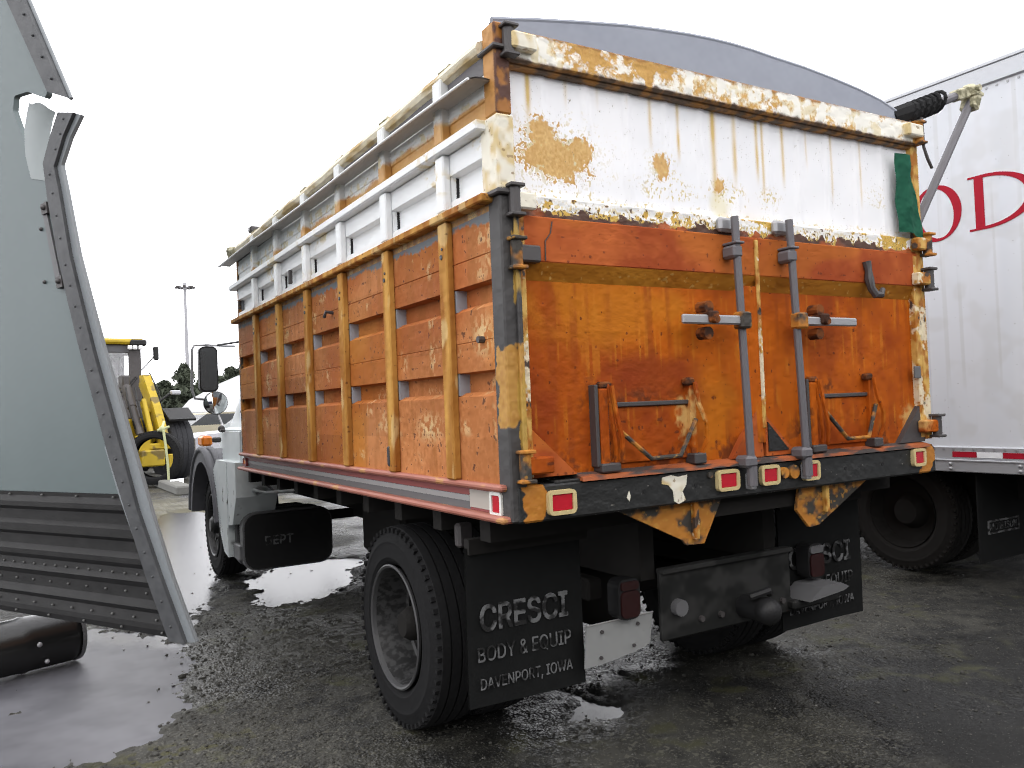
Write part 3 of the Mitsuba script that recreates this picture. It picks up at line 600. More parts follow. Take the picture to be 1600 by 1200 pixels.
# weld streaks and small fittings on the doors
part('crack', tube([(.165, -.022, 2.02), (.166, -.0225, 2.09), (.19, -.0225, 2.12), (.20, -.022, 2.165)], .0022, 5), 'm_dark_steel', LOW)
# green cloth
nx_, nz_ = 12, 26; V = []
for a in range(nz_):
    for b in range(nx_):
        s, t = b/(nx_-1), a/(nz_-1); x = 2.248 + (.105*s + .030*t*s) + .022*t + .004*math.sin(t*7+s*3); z = 2.668 - (.385+.03*s)*t + .006*math.sin(s*9)*(1-t) - .07*(s > .55)*(1-t)*(s-.55)*2
        V.append((x + .025*s, -.028 - .020*math.sin(math.pi*s) + .012*math.sin(s*9+t*2.1) + .004*math.sin(t*13+s*6), z))
F = [(a*nx_+b, a*nx_+b+1, (a+1)*nx_+b+1, (a+1)*nx_+b) for a in range(nz_-1) for b in range(nx_-1)]
CL = thing('green_cloth', 'ragged green tarp scrap hanging at the right edge of the white tailgate sheet', 'tarp')
obj(CL, 'cloth', (np.array(V), np.array(F)), 'm_green', smooth=True)
# sill
SILL = part('rear_sill', cat(bx(.0, 2.445, -.035, .06, 1.085, 1.215, .008), bx(.16, 2.43, -.030, .05, 1.213, 1.224, .003)), 'm_sill', smooth=False, label='black painted rear sill with red reflectors')
part('lip', prism([(-.050, 1.214), (-.046, 1.228), (.03, 1.246), (.03, 1.222)], 'x', .27, 2.38), 'm_lipmat', SILL, smooth=False)
def reflector(xc, zc, w, h):
    part('reflector', prism(rrect(xc-w/2, xc+w/2, zc-h/2, zc+h/2, .020).difference(rrect(xc-w/2+.015, xc+w/2-.015, zc-h/2+.014, zc+h/2-.014, .005)), 'y', -.055, -.033), 'm_frame_cream', SILL, smooth=False)
    part('reflector_lens', bx(xc-w/2+.014, xc+w/2-.014, -.050, -.033, zc-h/2+.013, zc+h/2-.013, .004), 'm_lens_red', SILL, smooth=False)
reflector(.176, 1.148, .120, .088); reflector(.997, 1.160, .122, .086); reflector(1.243, 1.162, .112, .084); reflector(1.503, 1.162, .106, .086); reflector(2.288, 1.167, .100, .086)
part('sticker', prism([(.655, 1.196), (.70, 1.203), (.735, 1.194), (.785, 1.198), (.778, 1.160), (.757, 1.135), (.772, 1.100), (.735, 1.087), (.712, 1.100), (.708, 1.140), (.685, 1.165), (.652, 1.172)], 'y', -.0375, -.034), 'm_cream', SILL, smooth=False, label='torn cream sticker remains on the black sill')
part('sticker', prism([(.478, 1.135), (.49, 1.160), (.496, 1.14), (.49, 1.12)], 'y', -.0375, -.034), 'm_cream', SILL, smooth=False)
for xh in (.565, .83, 1.75, 2.02): part('hole', cyl((xh, -.0365, 1.152), (xh, -.033, 1.152), .008, 10), 'm_black', SILL)
part('plug', cyl((.905, -.045, 1.188), (.905, -.033, 1.188), .013, 10), 'm_bracket', SILL); part('plug', cat(cyl((1.33, -.055, 1.165), (1.33, -.033, 1.165), .024, 12), cyl((1.39, -.055, 1.165), (1.39, -.033, 1.165), .03, 12)), 'm_bracket', SILL)
for pts in ([(.47, 1.084), (1.025, 1.084), (.915, .905), (.82, .908), (.80, .93)], [(1.50, 1.084), (1.98, 1.084), (1.62, .905), (1.555, .90), (1.475, .985)]):
    b_ = part('hanger', prism(pts, 'y', .02, .035), 'm_bracket', smooth=False, label=None)
    cx = .86 if pts[0][0] < 1 else 1.66
    part('hanger_rib', bx(cx-.012, cx+.012, -.004, .022, .93 if cx < 1 else .96, 1.084, .003), 'm_edge', b_, smooth=False)
# --- mudflaps with lettering
for x0, x1, nm in ((-.02, .525, 'l'), (1.716, 2.335, 'r')):
    nx_, nz_ = 14, 16; Vf = []
    for a in range(nz_):
        for b in range(nx_):
            x = x0 + (x1-x0)*b/(nx_-1); z = .335 + (.62)*a/(nz_-1); Vf.append((x, .35 + .006*math.sin(x*9+z*4), z))
    Ff = [(a*nx_+b, a*nx_+b+1, (a+1)*nx_+b+1, (a+1)*nx_+b) for a in range(nz_-1) for b in range(nx_-1)]
    fm = trimesh.Trimesh(np.array(Vf + [(x, y+.010, z) for x, y, z in Vf]), np.array([t for q in Ff for t in ((q[0], q[1], q[2]), (q[0], q[2], q[3]))] + [t for q in Ff for t in ((q[0]+len(Vf), q[2]+len(Vf), q[1]+len(Vf)), (q[0]+len(Vf), q[3]+len(Vf), q[2]+len(Vf)))]), process=False)
    fk = part('mud_flap', fm, 'm_flap', smooth=True, label='black mud flap with worn white lettering')
    o = x0 + (.05 if nm == 'l' else .045); e = .443 if nm == 'l' else 2.245
    if nm == 'l': o = .030
    else: o = 1.775
    for txt, a, b, z0, h in (('CRESCI', o+.002, e, .628, .098), ('BODY & EQUIP', o-.012, e+.010, .512, .056), ('DAVENPORT, IOWA', o-.005, e+.012, .405, .042)):
        part('lettering', text_xz(txt, a, b, z0, h, .343, .004, bold=(h > .09)), 'm_flaptext', fk, smooth=False)
# plate, lamps, hitch plate
PL = part('licence_plate', prism([(.483, .408), (.50, .578), (.852, .582), (.832, .458), (.80, .44), (.62, .415)], 'y', .292, .298), 'm_plate', smooth=False, label='blank bent metal plate beside the left mud flap')
for px_, pz_ in ((.575, .545), (.765, .548), (.565, .44), (.74, .46)): part('bolt', cyl((px_, .284, pz_), (px_, .294, pz_), .008, 8), 'm_dark_steel', PL)
part('plate_edge', tube([(.50, .290, .580), (.852, .290, .584)], .0035, 6), 'm_tape_white', PL)
for xc, zc in ((.70, .667), (1.874, .674)):
    tl = part('tail_lamp', prism(rrect(xc-.058, xc+.058, zc-.085, zc+.085, .035), 'y', .255, .33), 'm_black', smooth=False)
    part('lens', prism(rrect(xc-.048, xc+.048, zc-.075, zc+.035, .022), 'y', .246, .258), 'm_lens_dark', tl, smooth=False)
    part('lens', prism(rrect(xc-.046, xc+.046, zc+.040, zc+.075, .012), 'y', .246, .258), 'm_tape_grey' if xc > 1 else 'm_lens_dark', tl, smooth=False)
HP = part('hitch_plate', cat(bx(.875, 1.69, .26, .285, .455, .766, .006), bx(.875, 1.69, .235, .29, .745, .768, .005)), 'm_hitch', smooth=False, label='dark steel hitch plate between the mud flaps')
part('pintle', cat(cyl((1.37, .12, .535), (1.37, .27, .535), .055, 14), ball((1.37, .12, .535), .062), tube([(1.31, .16, .60), (1.37, .11, .63), (1.43, .16, .60)], .018, 8)), 'm_black', HP)
part('socket', cyl((.963, .225, .593), (.963, .265, .593), .036, 14), 'm_tape_grey', HP)
for xh in (1.10, 1.22, 1.53, 1.62): part('bolt', cyl((xh, .245, .52), (xh, .262, .52), .014, 8), 'm_dark_steel', HP)
part('step_plate', prism([(1.70, .515), (1.95, .535), (1.99, .55), (1.93, .575), (1.80, .572)], 'y', .16, .33), 'm_tape_grey', smooth=False)
part('step_bracket', bx(1.66, 2.0, .22, .34, .47, .515, .01), 'm_hitch', smooth=False)
# --- wheels
def tyre_mesh(R, w, ri, grooves=True):
    p = [(-w*.36, ri), (-w*.46, ri+.02), (-w*.48, ri+.032), (-w*.507, ri+.040), (-w*.507, ri+.048), (-w*.5, ri+.055), (-w*.5, (R+ri)/2), (-w*.495, R*.82), (-w*.505, R*.835), (-w*.505, R*.845), (-w*.495, R*.86), (-w*.47, R-.055), (-w*.43, R-.022), (-w*.38, R-.004)]
    for g in (-.22, -.02, .18):
        p += [(w*(g-.02), R), (w*(g-.02), R-.012), (w*(g+.02), R-.012), (w*(g+.02), R)]
    p += [(w*.38, R-.004), (w*.43, R-.022), (w*.47, R-.055), (w*.495, R*.86), (w*.505, R*.845), (w*.505, R*.835), (w*.495, R*.82), (w*.5, (R+ri)/2), (w*.5, ri+.055), (w*.507, ri+.048), (w*.507, ri+.040), (w*.48, ri+.032), (w*.46, ri+.02), (w*.36, ri)]
    m = revolve_x(p, 64); lugs = []
    for k in range(56):
        a = k*2*math.pi/56
        for sx in (-1, 1):
            b = bx(sx*w*.405-.018, sx*w*.405+.018, -.010, .010, R-.030, R-.009)
            lugs.append(moved(b, rx=-math.degrees(a)))
    return cat(m, lugs)
TY = tyre_mesh(.475, .255, .285)
def wheel(x, y, z, dish, side, front=False):
    """dish > 0: how deep the rim face sits below the outer edge"""
    t = part('wheel', moved(TY, (x + side*.1275, y, z)), 'm_rubber')
    o = x
    s = side
    part_b = moved(revolve_x([(o+s*.012, .287), (o+s*.0, .292), (o-s*.004, .285), (o+s*.004, .277), (o+s*.045, .268), (o+s*dish*.85, .247), (o+s*dish*.9, .235)], 56), (0, y, z))
    part('rim_barrel', part_b, 'm_barrel', t)
    part('rim_lip', moved(revolve_x([(o+s*.010, .289), (o-s*.002, .293), (o-s*.007, .286), (o-s*.001, .277), (o+s*.018, .272)], 56), (0, y, z)), 'm_rimlip', t)
    prof = [(o+s*dish*.9, .250), (o+s*dish*.95, .245), (o+s*dish, .21), (o+s*dish, .15), (o+s*(dish-.02), .10), (o+s*(dish-.02), .001)]
    r = part('rim', moved(revolve_x(prof, 56), (0, y, z)), 'm_wheel', t, label='dark deep set steel rim')
    hub_l = .16 if not front else dish + .03
    part('hub', cat(moved(revolve_x([(o+s*dish, .085), (o+s*(dish-hub_l*.75), .080), (o+s*(dish-hub_l), .055), (o+s*(dish-hub_l), .001)], 24), (0, y, z)),
                    [cyl((o+s*dish, y+.145*math.cos(a), z+.145*math.sin(a)), (o+s*(dish-.035), y+.145*math.cos(a), z+.145*math.sin(a)), .014, 6) for a in np.arange(10)*2*math.pi/10]), 'm_under' if not front else 'm_wheel', t)
    if not front:
        part('tyre', moved(TY, (x + s*.43, y, z)), 'm_rubber', t)
wheel(.025, 1.205, .470, .20, 1); wheel(2.415, 1.205, .470, .20, -1)
wheel(.045, 5.66, .487, .06, 1, True); wheel(2.395, 5.66, .487, .06, -1, True)
# --- chassis
CH = part('chassis', cat(bx(.80, .88, .3, 7.2, .72, .98), bx(1.56, 1.64, .3, 7.2, .72, .98), [bx(.02, 2.42, y-.04, y+.04, .99, 1.09) for y in np.arange(.25, 4.1, .42)], bx(.82, 1.62, .05, 4.0, 1.00, 1.08), bx(.03, 2.41, .06, 4.03, 1.09, 1.20)), 'm_under', smooth=False, label='dark steel frame and floor beams under the box')
part('axle', cat(cyl((.3, 1.205, .487), (2.14, 1.205, .487), .075, 12), ball((1.22, 1.205, .487), .21), cyl((1.22, 1.3, .52), (1.22, 4.6, .62), .055, 10), cyl((.3, 5.66, .47), (2.14, 5.66, .47), .05, 10)), 'm_under', CH)
for xa in (.70, 1.66): part('leaf_spring', bx(xa, xa+.08, .55, 1.9, .60, .70, .01), 'm_under', CH, smooth=False)
part('hoist', cat(cyl((1.22, 1.7, .80), (1.22, 3.2, .98), .10, 12), bx(.9, 1.54, 3.3, 4.2, .62, .98, .02), bx(.50, .78, 2.2, 2.9, .55, .95, .03)), 'm_under', CH)
for xa, xb in ((-.01, .55), (1.72, 2.34)): part('mud_hanger', bx(xa, xb, .33, .37, .93, .99), 'm_under', CH, smooth=False)
part('marker_tab', bx(.06, .13, .55, .60, .92, 1.02, .01), 'm_dark_steel', CH, smooth=False)
# --- cab
CAB = []
cabprof = Polygon([(.16, .86), (.07, .93), (.05, 1.05), (.05, 1.39), (.115, 1.41), (.235, 1.72), (.40, 2.2), (.55, 2.30), (1.89, 2.30), (2.04, 2.2), (2.205, 1.72), (2.325, 1.41), (2.39, 1.39), (2.39, 1.05), (2.37, .93), (2.28, .86)])
CABK = part('cab', prism(cabprof, 'y', 4.30, 5.15), 'm_cab', smooth=20, label='grey white truck cab ahead of the box')
hood = [(5.15, 1.0), (5.15, 1.50), (6.9, 1.42), (7.15, 1.32), (7.2, 1.0)]
part('hood', prism(hood, 'x', .42, 2.02), 'm_cab', CABK, smooth=False)
part('door', bx(.040, .06, 4.42, 5.12, .95, 1.38, .006), 'm_cab', CABK, smooth=False)
part('side_window', moved(bx(-.004, .004, 4.45, 4.95, 0, .62, .003), (.165, 0, 1.53), ry=19), 'm_glass_dark', CABK, smooth=False)
part('windscreen', prism([(5.16, 1.50), (5.17, 1.50), (5.156, 2.2), (5.151, 2.2)], 'x', .5, 1.94), 'm_glass_dark', CABK, smooth=False)
part('cab_seam', tube([(.30, 4.292, .86), (.22, 4.292, .93), (.18, 4.292, 1.03), (.17, 4.292, 1.12)], .010, 6), 'm_fender', CABK)
part('rear_sill', tube([(.10, 4.29, .905), (.2, 4.28, .872), (.9, 4.28, .862)], .014, 8), 'm_cab', CABK)
# front fender flare, skirt, step
fa = np.linspace(math.radians(8), math.radians(172), 22)
outer = [(5.66 + .66*math.cos(a), .487 + .72*math.sin(a)) for a in fa]; inner = [(5.66 + .57*math.cos(a), .487 + .60*math.sin(a)) for a in fa[::-1]]
FL = part('fender', prism(outer + inner, 'x', -.05, .50), 'm_fender', smooth=40, label='dark grey rubber front fender flare')
part('fender_cap', cat([tube([(xx, 5.66 + .66*math.cos(a), .487 + .72*math.sin(a)) for a in fa], .03, 8) for xx in (-.04, .03)]), 'm_fender', FL)
part('fender', prism([(5.66 + .66*math.cos(a), .487 + .72*math.sin(a)) for a in fa] + [(5.66 + .58*math.cos(a), .487 + .62*math.sin(a)) for a in fa[::-1]], 'x', 1.94, 2.46), 'm_fender', smooth=40)
SK = [(4.62, 1.13), (5.02, 1.13), (5.16, 1.04), (5.10, .85), (5.04, .70), (4.92, .50), (4.78, .36), (4.62, .335)]
part('skirt', cat(prism(SK, 'x', -.035, .30), prism([(4.30, 1.13), (4.63, 1.13), (4.63, .60), (4.45, .62), (4.30, .85)], 'x', -.030, .30)), 'm_cab', smooth=False, label='dirty white cab skirt behind the front wheel')
part('amber_lamp', bx(.0, .10, 5.86, 6.10, 1.225, 1.325, .02), 'm_lens_amber', smooth=False, label='amber turn lamp on the front fender')
part('lamp_stalk', bx(.08, .16, 5.75, 5.80, 1.26, 1.31, .01), 'm_dark_steel', smooth=False)
# fuel tank and strap
TK = part('fuel_tank', prism(rrect(.035, .745, .262, .70, .10), 'y', 4.31, 5.0), 'm_black', smooth=40, label='black fuel tank with worn lettering on its end')
for ya in (4.33, 4.55):
    part('strap', prism(rrect(.020, .76, .247, .716, .11).difference(rrect(.034, .746, .261, .702, .10)), 'y', ya, ya+.10), 'm_tape_grey', TK, smooth=40)
part('lettering', text_xz('DEPT', .19, .42, .448, .070, 4.308, .003), 'm_flaptext', TK, smooth=False)
part('battery_step', bx(.0, .3, 4.36, 4.60, .33, .46, .01), 'm_tape_grey', smooth=False)
# mirrors
MR = part('mirror', prism(rrect(-.105, .055, 1.735, 2.145, .045), 'y', 5.28, 5.36), 'm_black', smooth=False, label='tall grey west coast style wing mirror')
part('glass', prism(rrect(-.095, .045, 1.748, 2.132, .040), 'y', 5.274, 5.279), 'm_mirror', MR, smooth=False)
part('mirror_arm', cat(tube([(.24, 5.42, 2.16), (-.02, 5.36, 2.165), (-.135, 5.34, 2.16), (-.155, 5.33, 2.12), (-.165, 5.33, 1.75), (-.14, 5.34, 1.68), (.0, 5.36, 1.66), (.05, 5.36, 1.60)], .011, 8), tube([(.02, 5.34, 1.62), (.06, 5.20, 1.44), (.02, 4.98, 1.40)], .012, 8), tube([(-.02, 5.34, 2.145), (-.02, 5.34, 2.17)], .02, 8)), 'm_steel', MR)
part('antenna_arm', tube([(.06, 5.3, 2.16), (.34, 5.0, 2.19)], .010, 6), 'm_tape_grey', MR)
sp = []
for rr_ in np.linspace(0.001, .098, 8): sp.append((rr_, .018*(1-(rr_/.098)**2)))
cm = revolve_x([(-d, r) for r, d in sp], 32); cm = moved(cm, (0, 0, 0), rz=90); 
CR = part('round_mirror', moved(cat(cyl((0, .0, 0), (0, .03, 0), .104, 28)), (.022, 5.25, 1.632)), 'm_black', label='round convex mirror below the tall mirror')
part('glass', moved(cm, (.022, 5.246, 1.632)), 'm_mirror_clear', CR, smooth=True)
part('mirror_foot', cat(ball((.01, 4.98, 1.40), .03), bx(-.01, .03, 4.90, 5.02, 1.37, 1.40, .01)), 'm_dark_steel')
part('side_marker', bx(2.455, 2.50, .02, .10, 1.765, 1.805, .004), 'm_black', smooth=False)
# crank for the roll tarp at the right
CRK = part('tarp_crank', tube([(2.43, 0.02, 2.895), (2.70, 0.01, 3.00), (2.97, 0.0, 3.105)], .024, 10), 'm_rod', label='roll tarp crank arm sticking out at the right')
part('tarp_roll', tube([(2.30, .03, 2.86), (2.46, .02, 2.915), (2.52, .02, 2.935), (2.60, .02, 2.965), (2.70, .015, 3.00)], [.052, .058, .050, .054, .040], 10), 'm_rubber', CRK)
for q in np.linspace(0, 1, 6): part('coil', cat(tube([(2.44+.26*q + .02*math.cos(a), .02+.055*math.sin(a), 2.908+.10*q+.058*math.cos(a)) for a in np.linspace(0, 6.28, 14)], .010, 6)), 'm_rubber', CRK)
part('joint', cat(ball((2.985, 0, 3.10), .048, 1), moved(bx(-.06, .05, -.030, .030, -.030, .030, .008), (2.90, 0, 3.078), ry=-20), moved(bx(-.028, .028, -.05, .04, -.07, .05, .01), (2.99, 0, 3.06), ry=25), bx(2.95, 3.03, -.055, .05, 3.07, 3.09, .004), cyl((2.985, -.06, 3.11), (2.985, .06, 3.11), .018, 8)), 'm_weathered', CRK, smooth=False, label='cream weathered universal joint')
part('crank_handle', cyl((2.985, -.01, 3.06), (2.47, .04, 2.30), .022, 10), 'm_rod', CRK)

# ------------------------------------------------------------------ wrecked trailer at the left
WT = thing('wrecked_trailer', 'torn grey trailer wall with riveted slanting edge at the left', 'trailer')
P0 = np.array([-.826, 1.431, 0.]); DV = np.array([-.485, .8745, 0.]); NV = np.array([-.8745, -.485, 0.])
def wall(pts, t0, t1):
    """outline in (distance along the wall, height), extruded from t0 to t1 towards the viewer"""
    m = prism(pts, 'y', 0.0, 1.0); v = np.array(m.vertices); w = P0 + v[:, :1]*DV + (t0 + v[:, 1:2]*(t1-t0))*NV; w[:, 2] = v[:, 2]
    m = trimesh.Trimesh(w, m.faces, process=False); 
    if m.volume < 0: m.invert()
    return m
def wp(s, z, t): p = P0 + s*DV + t*NV; return (p[0], p[1], z)
low = [(.40, 1.14), (6.0, 1.14), (6.0, 4.45), (1.75, 4.45), (1.367, 3.806), (1.03, 3.215), (1.06, 3.20), (1.22, 3.27), (1.347, 3.276), (1.36, 3.20), (1.31, 3.10), (1.25, 3.0), (1.225, 2.93), (1.19, 2.84), (1.06, 2.78), (1.02, 2.60), (.97, 2.40), (.60, 1.62)]
obj(WT, 'wall_sheet', wall(Polygon(low).buffer(.02).buffer(-.045).buffer(.025), -.03, 0), 'm_panel', smooth=False, label='pale blue grey wall sheet with a torn hole')
# curled flap bent towards the viewer
V = []
for a, (l, r_) in enumerate([((1.20, 2.80), (1.045, 2.76)), ((1.228, 2.93), (1.055, 2.86)), ((1.205, 3.05), (1.005, 2.97)), ((1.14, 3.135), (.95, 3.055)), ((1.085, 3.168), (.905, 3.092))]):
    for b in range(7):
        u_ = b/6; V.append(wp(l[0] + (r_[0]-l[0])*u_, l[1] + (r_[1]-l[1])*u_ + .012*math.sin(u_*7+a)*(a == 4), .004 + .035*(a/4)**1.6 + .030*math.sin(u_*math.pi)*(a/4) + .03*(1-u_)**3*(a/4)))
F = [(a*7+b, a*7+b+1, (a+1)*7+b+1, (a+1)*7+b) for a in range(4) for b in range(6)]
obj(WT, 'torn_flap', (np.array(V), np.array(F)), 'm_flap_lit', smooth=True, label='wall sheet curled out beside the tear, coloured paler for the light on it')
# riveted edge rail, lower piece with a kink and upper piece
lip_o = [(.0, .5), (.153, .783), (.286, 1.08), (.392, 1.341), (.500, 1.600), (.607, 1.848), (.698, 2.086), (.795, 2.350), (.880, 2.676), (.921, 2.822), (.838, 2.947), (.742, 3.041)]
lowrail_o = [(.052, .494), (.208, .779), (.361, 1.078), (.462, 1.341), (.563, 1.590), (.669, 1.853), (.755, 2.092), (.842, 2.350), (.918, 2.682), (.955, 2.815), (.871, 2.954), (.779, 3.055)]
lowrail_i = [(.158, .492), (.310, .773), (.460, 1.096), (.570, 1.341), (.680, 1.620), (.776, 1.860), (.862, 2.102), (.945, 2.360), (1.020, 2.666), (1.050, 2.849), (.982, 2.976), (.909, 3.084)]
obj(WT, 'edge_rail', wall(lowrail_o + lowrail_i[::-1], -.012, .027), 'm_rail', smooth=False, label='dark riveted edge rail with a kink near its top')
uprail = [(.855, 3.153), (1.204, 3.759), (1.60, 4.45), (1.75, 4.45), (1.367, 3.806), (1.005, 3.215)]
obj(WT, 'edge_rail', wall(uprail, -.02, .022), 'm_rail', smooth=False, label='dark edge rail above the tear')
obj(WT, 'edge_lip', cat(wall(lip_o + lowrail_o[::-1], -.012, .008), tube([wp(s+.006, z, -.004) for s, z in lip_o], .007, 6), tube([wp(s-.004, z, -.012) for s, z in uprail[:3]], .010, 8)), 'm_lip', smooth=False, label='paler rolled lip on the outer edge')
obj(WT, 'inner_strip', wall([(.370, .90), (.505, 1.160), (.60, 1.38), (.58, 1.38), (.46, 1.15), (.34, .91)], -.01, .0245), 'm_lip', smooth=False)
RV = []
for zq in np.concatenate([np.linspace(.56, 2.30, 17), [2.44, 2.56, 2.68, 2.78]]):
    RV.append((.5*(np.interp(zq, [z for s_, z in lowrail_o[:10]], [s_ for s_, z in lowrail_o[:10]]) + np.interp(zq, [z for s_, z in lowrail_i[:10]], [s_ for s_, z in lowrail_i[:10]])), zq))
RV += [(.935, 2.90), (.89, 2.97), (.86, 3.04)] + [(.96+.54*q/7, 3.27+.93*q/7) for q in range(8)]
for s, z in RV: obj(WT + '__edge_rail', 'rivet', moved(trimesh.creation.icosphere(subdivisions=1, radius=.007), wp(s, z, .0265)), 'm_rail', smooth=True)
# corrugated black lower part
prof = [(.5, .0), (.53, .012), (.555, .012), (.60, .0), (.625, .018), (.66, .0), (.715, .0), (.745, .020), (.77, .004), (.80, .0), (.825, .020), (.85, .022), (.875, .0), (.925, .0), (.945, .022), (.985, .022), (1.005, .0), (1.055, .0), (1.075, .02), (1.10, .02), (1.13, .004), (1.151, .006)]
def edge_s(z): return np.interp(z, [.49, 1.151], [.155, .503])
V = []
for z, t in prof: V += [wp(edge_s(z)-.06, z, t), wp(6.0, z, t)]
F = [(2*a, 2*a+1, 2*a+3, 2*a+2) for a in range(len(prof)-1)]
SKT = obj(WT, 'corrugated_skirt', (np.array(V), np.array(F)), 'm_rib', smooth=False, label='black corrugated lower panel with rivet rows')
for z, t, s0, step, nn in ((.775, .006, .40, .095, 14), (.69, .004, .34, .155, 9), (.575, .014, .26, .165, 9), (1.135, .012, .56, .30, 4), (.52, .014, .22, .30, 5)):
    for q in range(nn): obj(SKT, 'rivet', moved(trimesh.creation.icosphere(subdivisions=1, radius=.0065), wp(s0+q*step, z, t)), 'm_rivet', smooth=True)
obj(WT, 'latch_strip', wall([(1.055, 2.60), (1.09, 2.60), (.995, 2.25), (.95, 2.25)], .001, .012), 'm_tape_grey', smooth=False, label='narrow grey strip bolted beside the kink')
for s, z in ((1.06, 2.62), (.945, 2.225)): obj(WT, 'bolt', cat(wall([(s-.03, z-.03), (s+.02, z-.035), (s+.03, z+.02), (s-.02, z+.03)], .0, .022), ball(wp(s, z, .025), .014)), 'm_dark_steel', smooth=False)
for s, z in ((1.12, 2.52), (1.10, 2.24)): obj(WT, 'bolt', ball(wp(s, z, .004), .010), 'm_dark_steel')
# body and wheels of the trailer further along, out of the picture
obj(WT, 'body', wall([(4.2, .95), (6.0, .95), (6.0, 3.55), (4.2, 3.55)], -1.6, -.04), 'm_panel', smooth=False)
tw_ = moved(TY, (0, 0, .487), rz=math.degrees(math.atan2(DV[1], DV[0]))-90); 
for s in (4.9, 5.6): obj(WT, 'wheel', moved(tw_, tuple(np.array(wp(s, 0, -.3)))), 'm_rubber')
# black plastic drum lying under it
BD = thing('black_tank', 'glossy black plastic tank lying in the puddle beneath the torn trailer', 'tank')
pf = [(-.95, .001), (-.95, .12), (-.93, .155), (-.30, .165), (-.27, .172), (-.24, .165), (.0, .165), (.03, .16), (.06, .13), (.06, .001)]
dm = moved(revolve_x(pf, 36), (-1.27, 3.52, .155), rz=20)
mat('m_gloss_black', (.012, .012, .012), .22, .5)
obj(BD, 'shell', dm, 'm_gloss_black', smooth=40)
obj(BD, 'rim', moved(revolve_x([(.035, .168), (.062, .165), (.066, .135), (.05, .125)], 36), (-1.27, 3.52, .155), rz=20), 'm_tape_grey', smooth=40)
obj(BD, 'valve', cat(ball((-1.42, 3.30, .17), .018), ball((-1.38, 3.31, .06), .014)), 'm_steel')

# ------------------------------------------------------------------ white semi trailer at the right
ST = thing('box_trailer', 'long white box trailer with red serif letters on its side, at the right', 'trailer')
TX, Y0, Y1 = 4.5, -4.5, 3.4
BODY = obj(ST, 'body', bx(TX, TX+2.5, Y0, Y1, 1.055, 3.66), 'm_trailer', smooth=False, label='white trailer body')
obj(ST, 'top_rail', cat(bx(TX-.02, TX+2.52, Y0-.01, Y1+.01, 3.655, 3.79, .008), bx(TX-.028, TX+.03, Y0, Y1, 3.785, 3.815, .006)), 'm_alu', smooth=False)
obj(ST, 'bottom_rail', cat(bx(TX-.018, TX+.10, Y0, Y1, .965, 1.062, .006), bx(TX-.030, TX+.08, Y0, Y1, .875, .968, .006), bx(TX-.038, TX+.02, Y0, Y1, .955, .968, .003)), 'm_alu', smooth=False)
for q in range(6):
    for mm, off in (('m_letter_red', 0), ('m_white', .185)):
        y1 = 1.11 - q*.37 - off
        obj(ST + '__bottom_rail', 'tape', bx(TX-.0215, TX-.017, y1-.18, y1, .985, 1.025), mm, smooth=False)
obj(ST, 'rivet_row', cat([bx(TX-.024, TX-.016, y-.008, y+.008, 1.036, 1.052) for y in np.arange(-1, 3.3, .075)] + [bx(TX-.007, TX+.002, y-.007, y+.007, 3.625, 3.639) for y in np.arange(-1, 3.3, .075)]), 'm_steel', smooth=False, kind='stuff')
for y in (.62, 1.12, 1.9): obj(ST + '__bottom_rail', 'bolt', cat(ball((TX-.034, y, .935), .014), ball((TX-.034, y, .90), .014)), 'm_steel')
obj(ST, 'body_seam', cat([bx(TX-.003, TX+.002, y-.006, y+.006, 1.06, 3.65) for y in (-1.7, -.45, 2.05)]), 'm_alu', smooth=False)
# letters
def serif_O(cy, cz, a, b):
    o = affinity.scale(Point(0, 0).buffer(1, quad_segs=24), a, b); i_ = affinity.rotate(affinity.scale(Point(0, 0).buffer(1, quad_segs=24), a-.062, b-.020), 12, origin=(0, 0))
    return affinity.translate(o.difference(i_), cy, cz)
def serif_D(w, h):
    stem = sbox(.045, 0, .110, h)
    bowl = affinity.scale(Point(0, 0).buffer(1, quad_segs=24), w-.11, h/2); bowl = affinity.translate(bowl, .11, h/2).intersection(sbox(.08, 0, w, h))
    inn = affinity.scale(Point(0, 0).buffer(1, quad_segs=24), w-.11-.066, h/2-.022); inn = affinity.translate(inn, .11, h/2).intersection(sbox(.110, 0, w, h))
    ser = sbox(0, 0, .14, .014).union(sbox(0, h-.014, .14, h))
    return stem.union(bowl.difference(inn)).union(ser)
def on_side(shape):   # shape (a, z), a runs towards -y
    m = trimesh.creation.extrude_polygon(shape, .004, engine='earcut'); v = np.array(m.vertices)
    return trimesh.Trimesh(np.stack([TX - .001 - v[:, 2], -v[:, 0], v[:, 1]], 1), m.faces[:, ::-1], process=False)
obj(BODY, 'letter', on_side(serif_O(-1.145, 2.822, .195, .212)), 'm_letter_red', smooth=False, label='red letter O on the white side')
obj(BODY, 'letter', on_side(affinity.translate(serif_D(.47, .395), -.895, 2.632)), 'm_letter_red', smooth=False, label='red letter D on the white side')
obj(ST, 'undercarriage', cat(bx(TX+.1, TX+2.4, Y0, Y1, .90, 1.05), bx(TX+.6, TX+.75, Y0, Y1, .62, .9), bx(TX+1.75, TX+1.9, Y0, Y1, .62, .9), bx(TX+.0, TX+2.4, 2.9, 3.1, .4, .95)), 'm_under', smooth=False)
for yy_ in (1.75, 2.85):
    for dx in (.06, .40, 1.90, 2.24): 
        wk = obj(ST, 'wheel', moved(TY, (TX+dx+.33, yy_, .487)), 'm_under')
    obj(ST, 'rim', moved(revolve_x([(TX+.27, .29), (TX+.40, .26), (TX+.42, .15), (TX+.32, .10), (TX+.30, .001)], 40), (0, yy_, .487)), 'm_under')
fk = obj(ST, 'mud_flap', bx(TX+.05, TX+.72, .98, .99, .20, .92), 'm_flap', smooth=False)
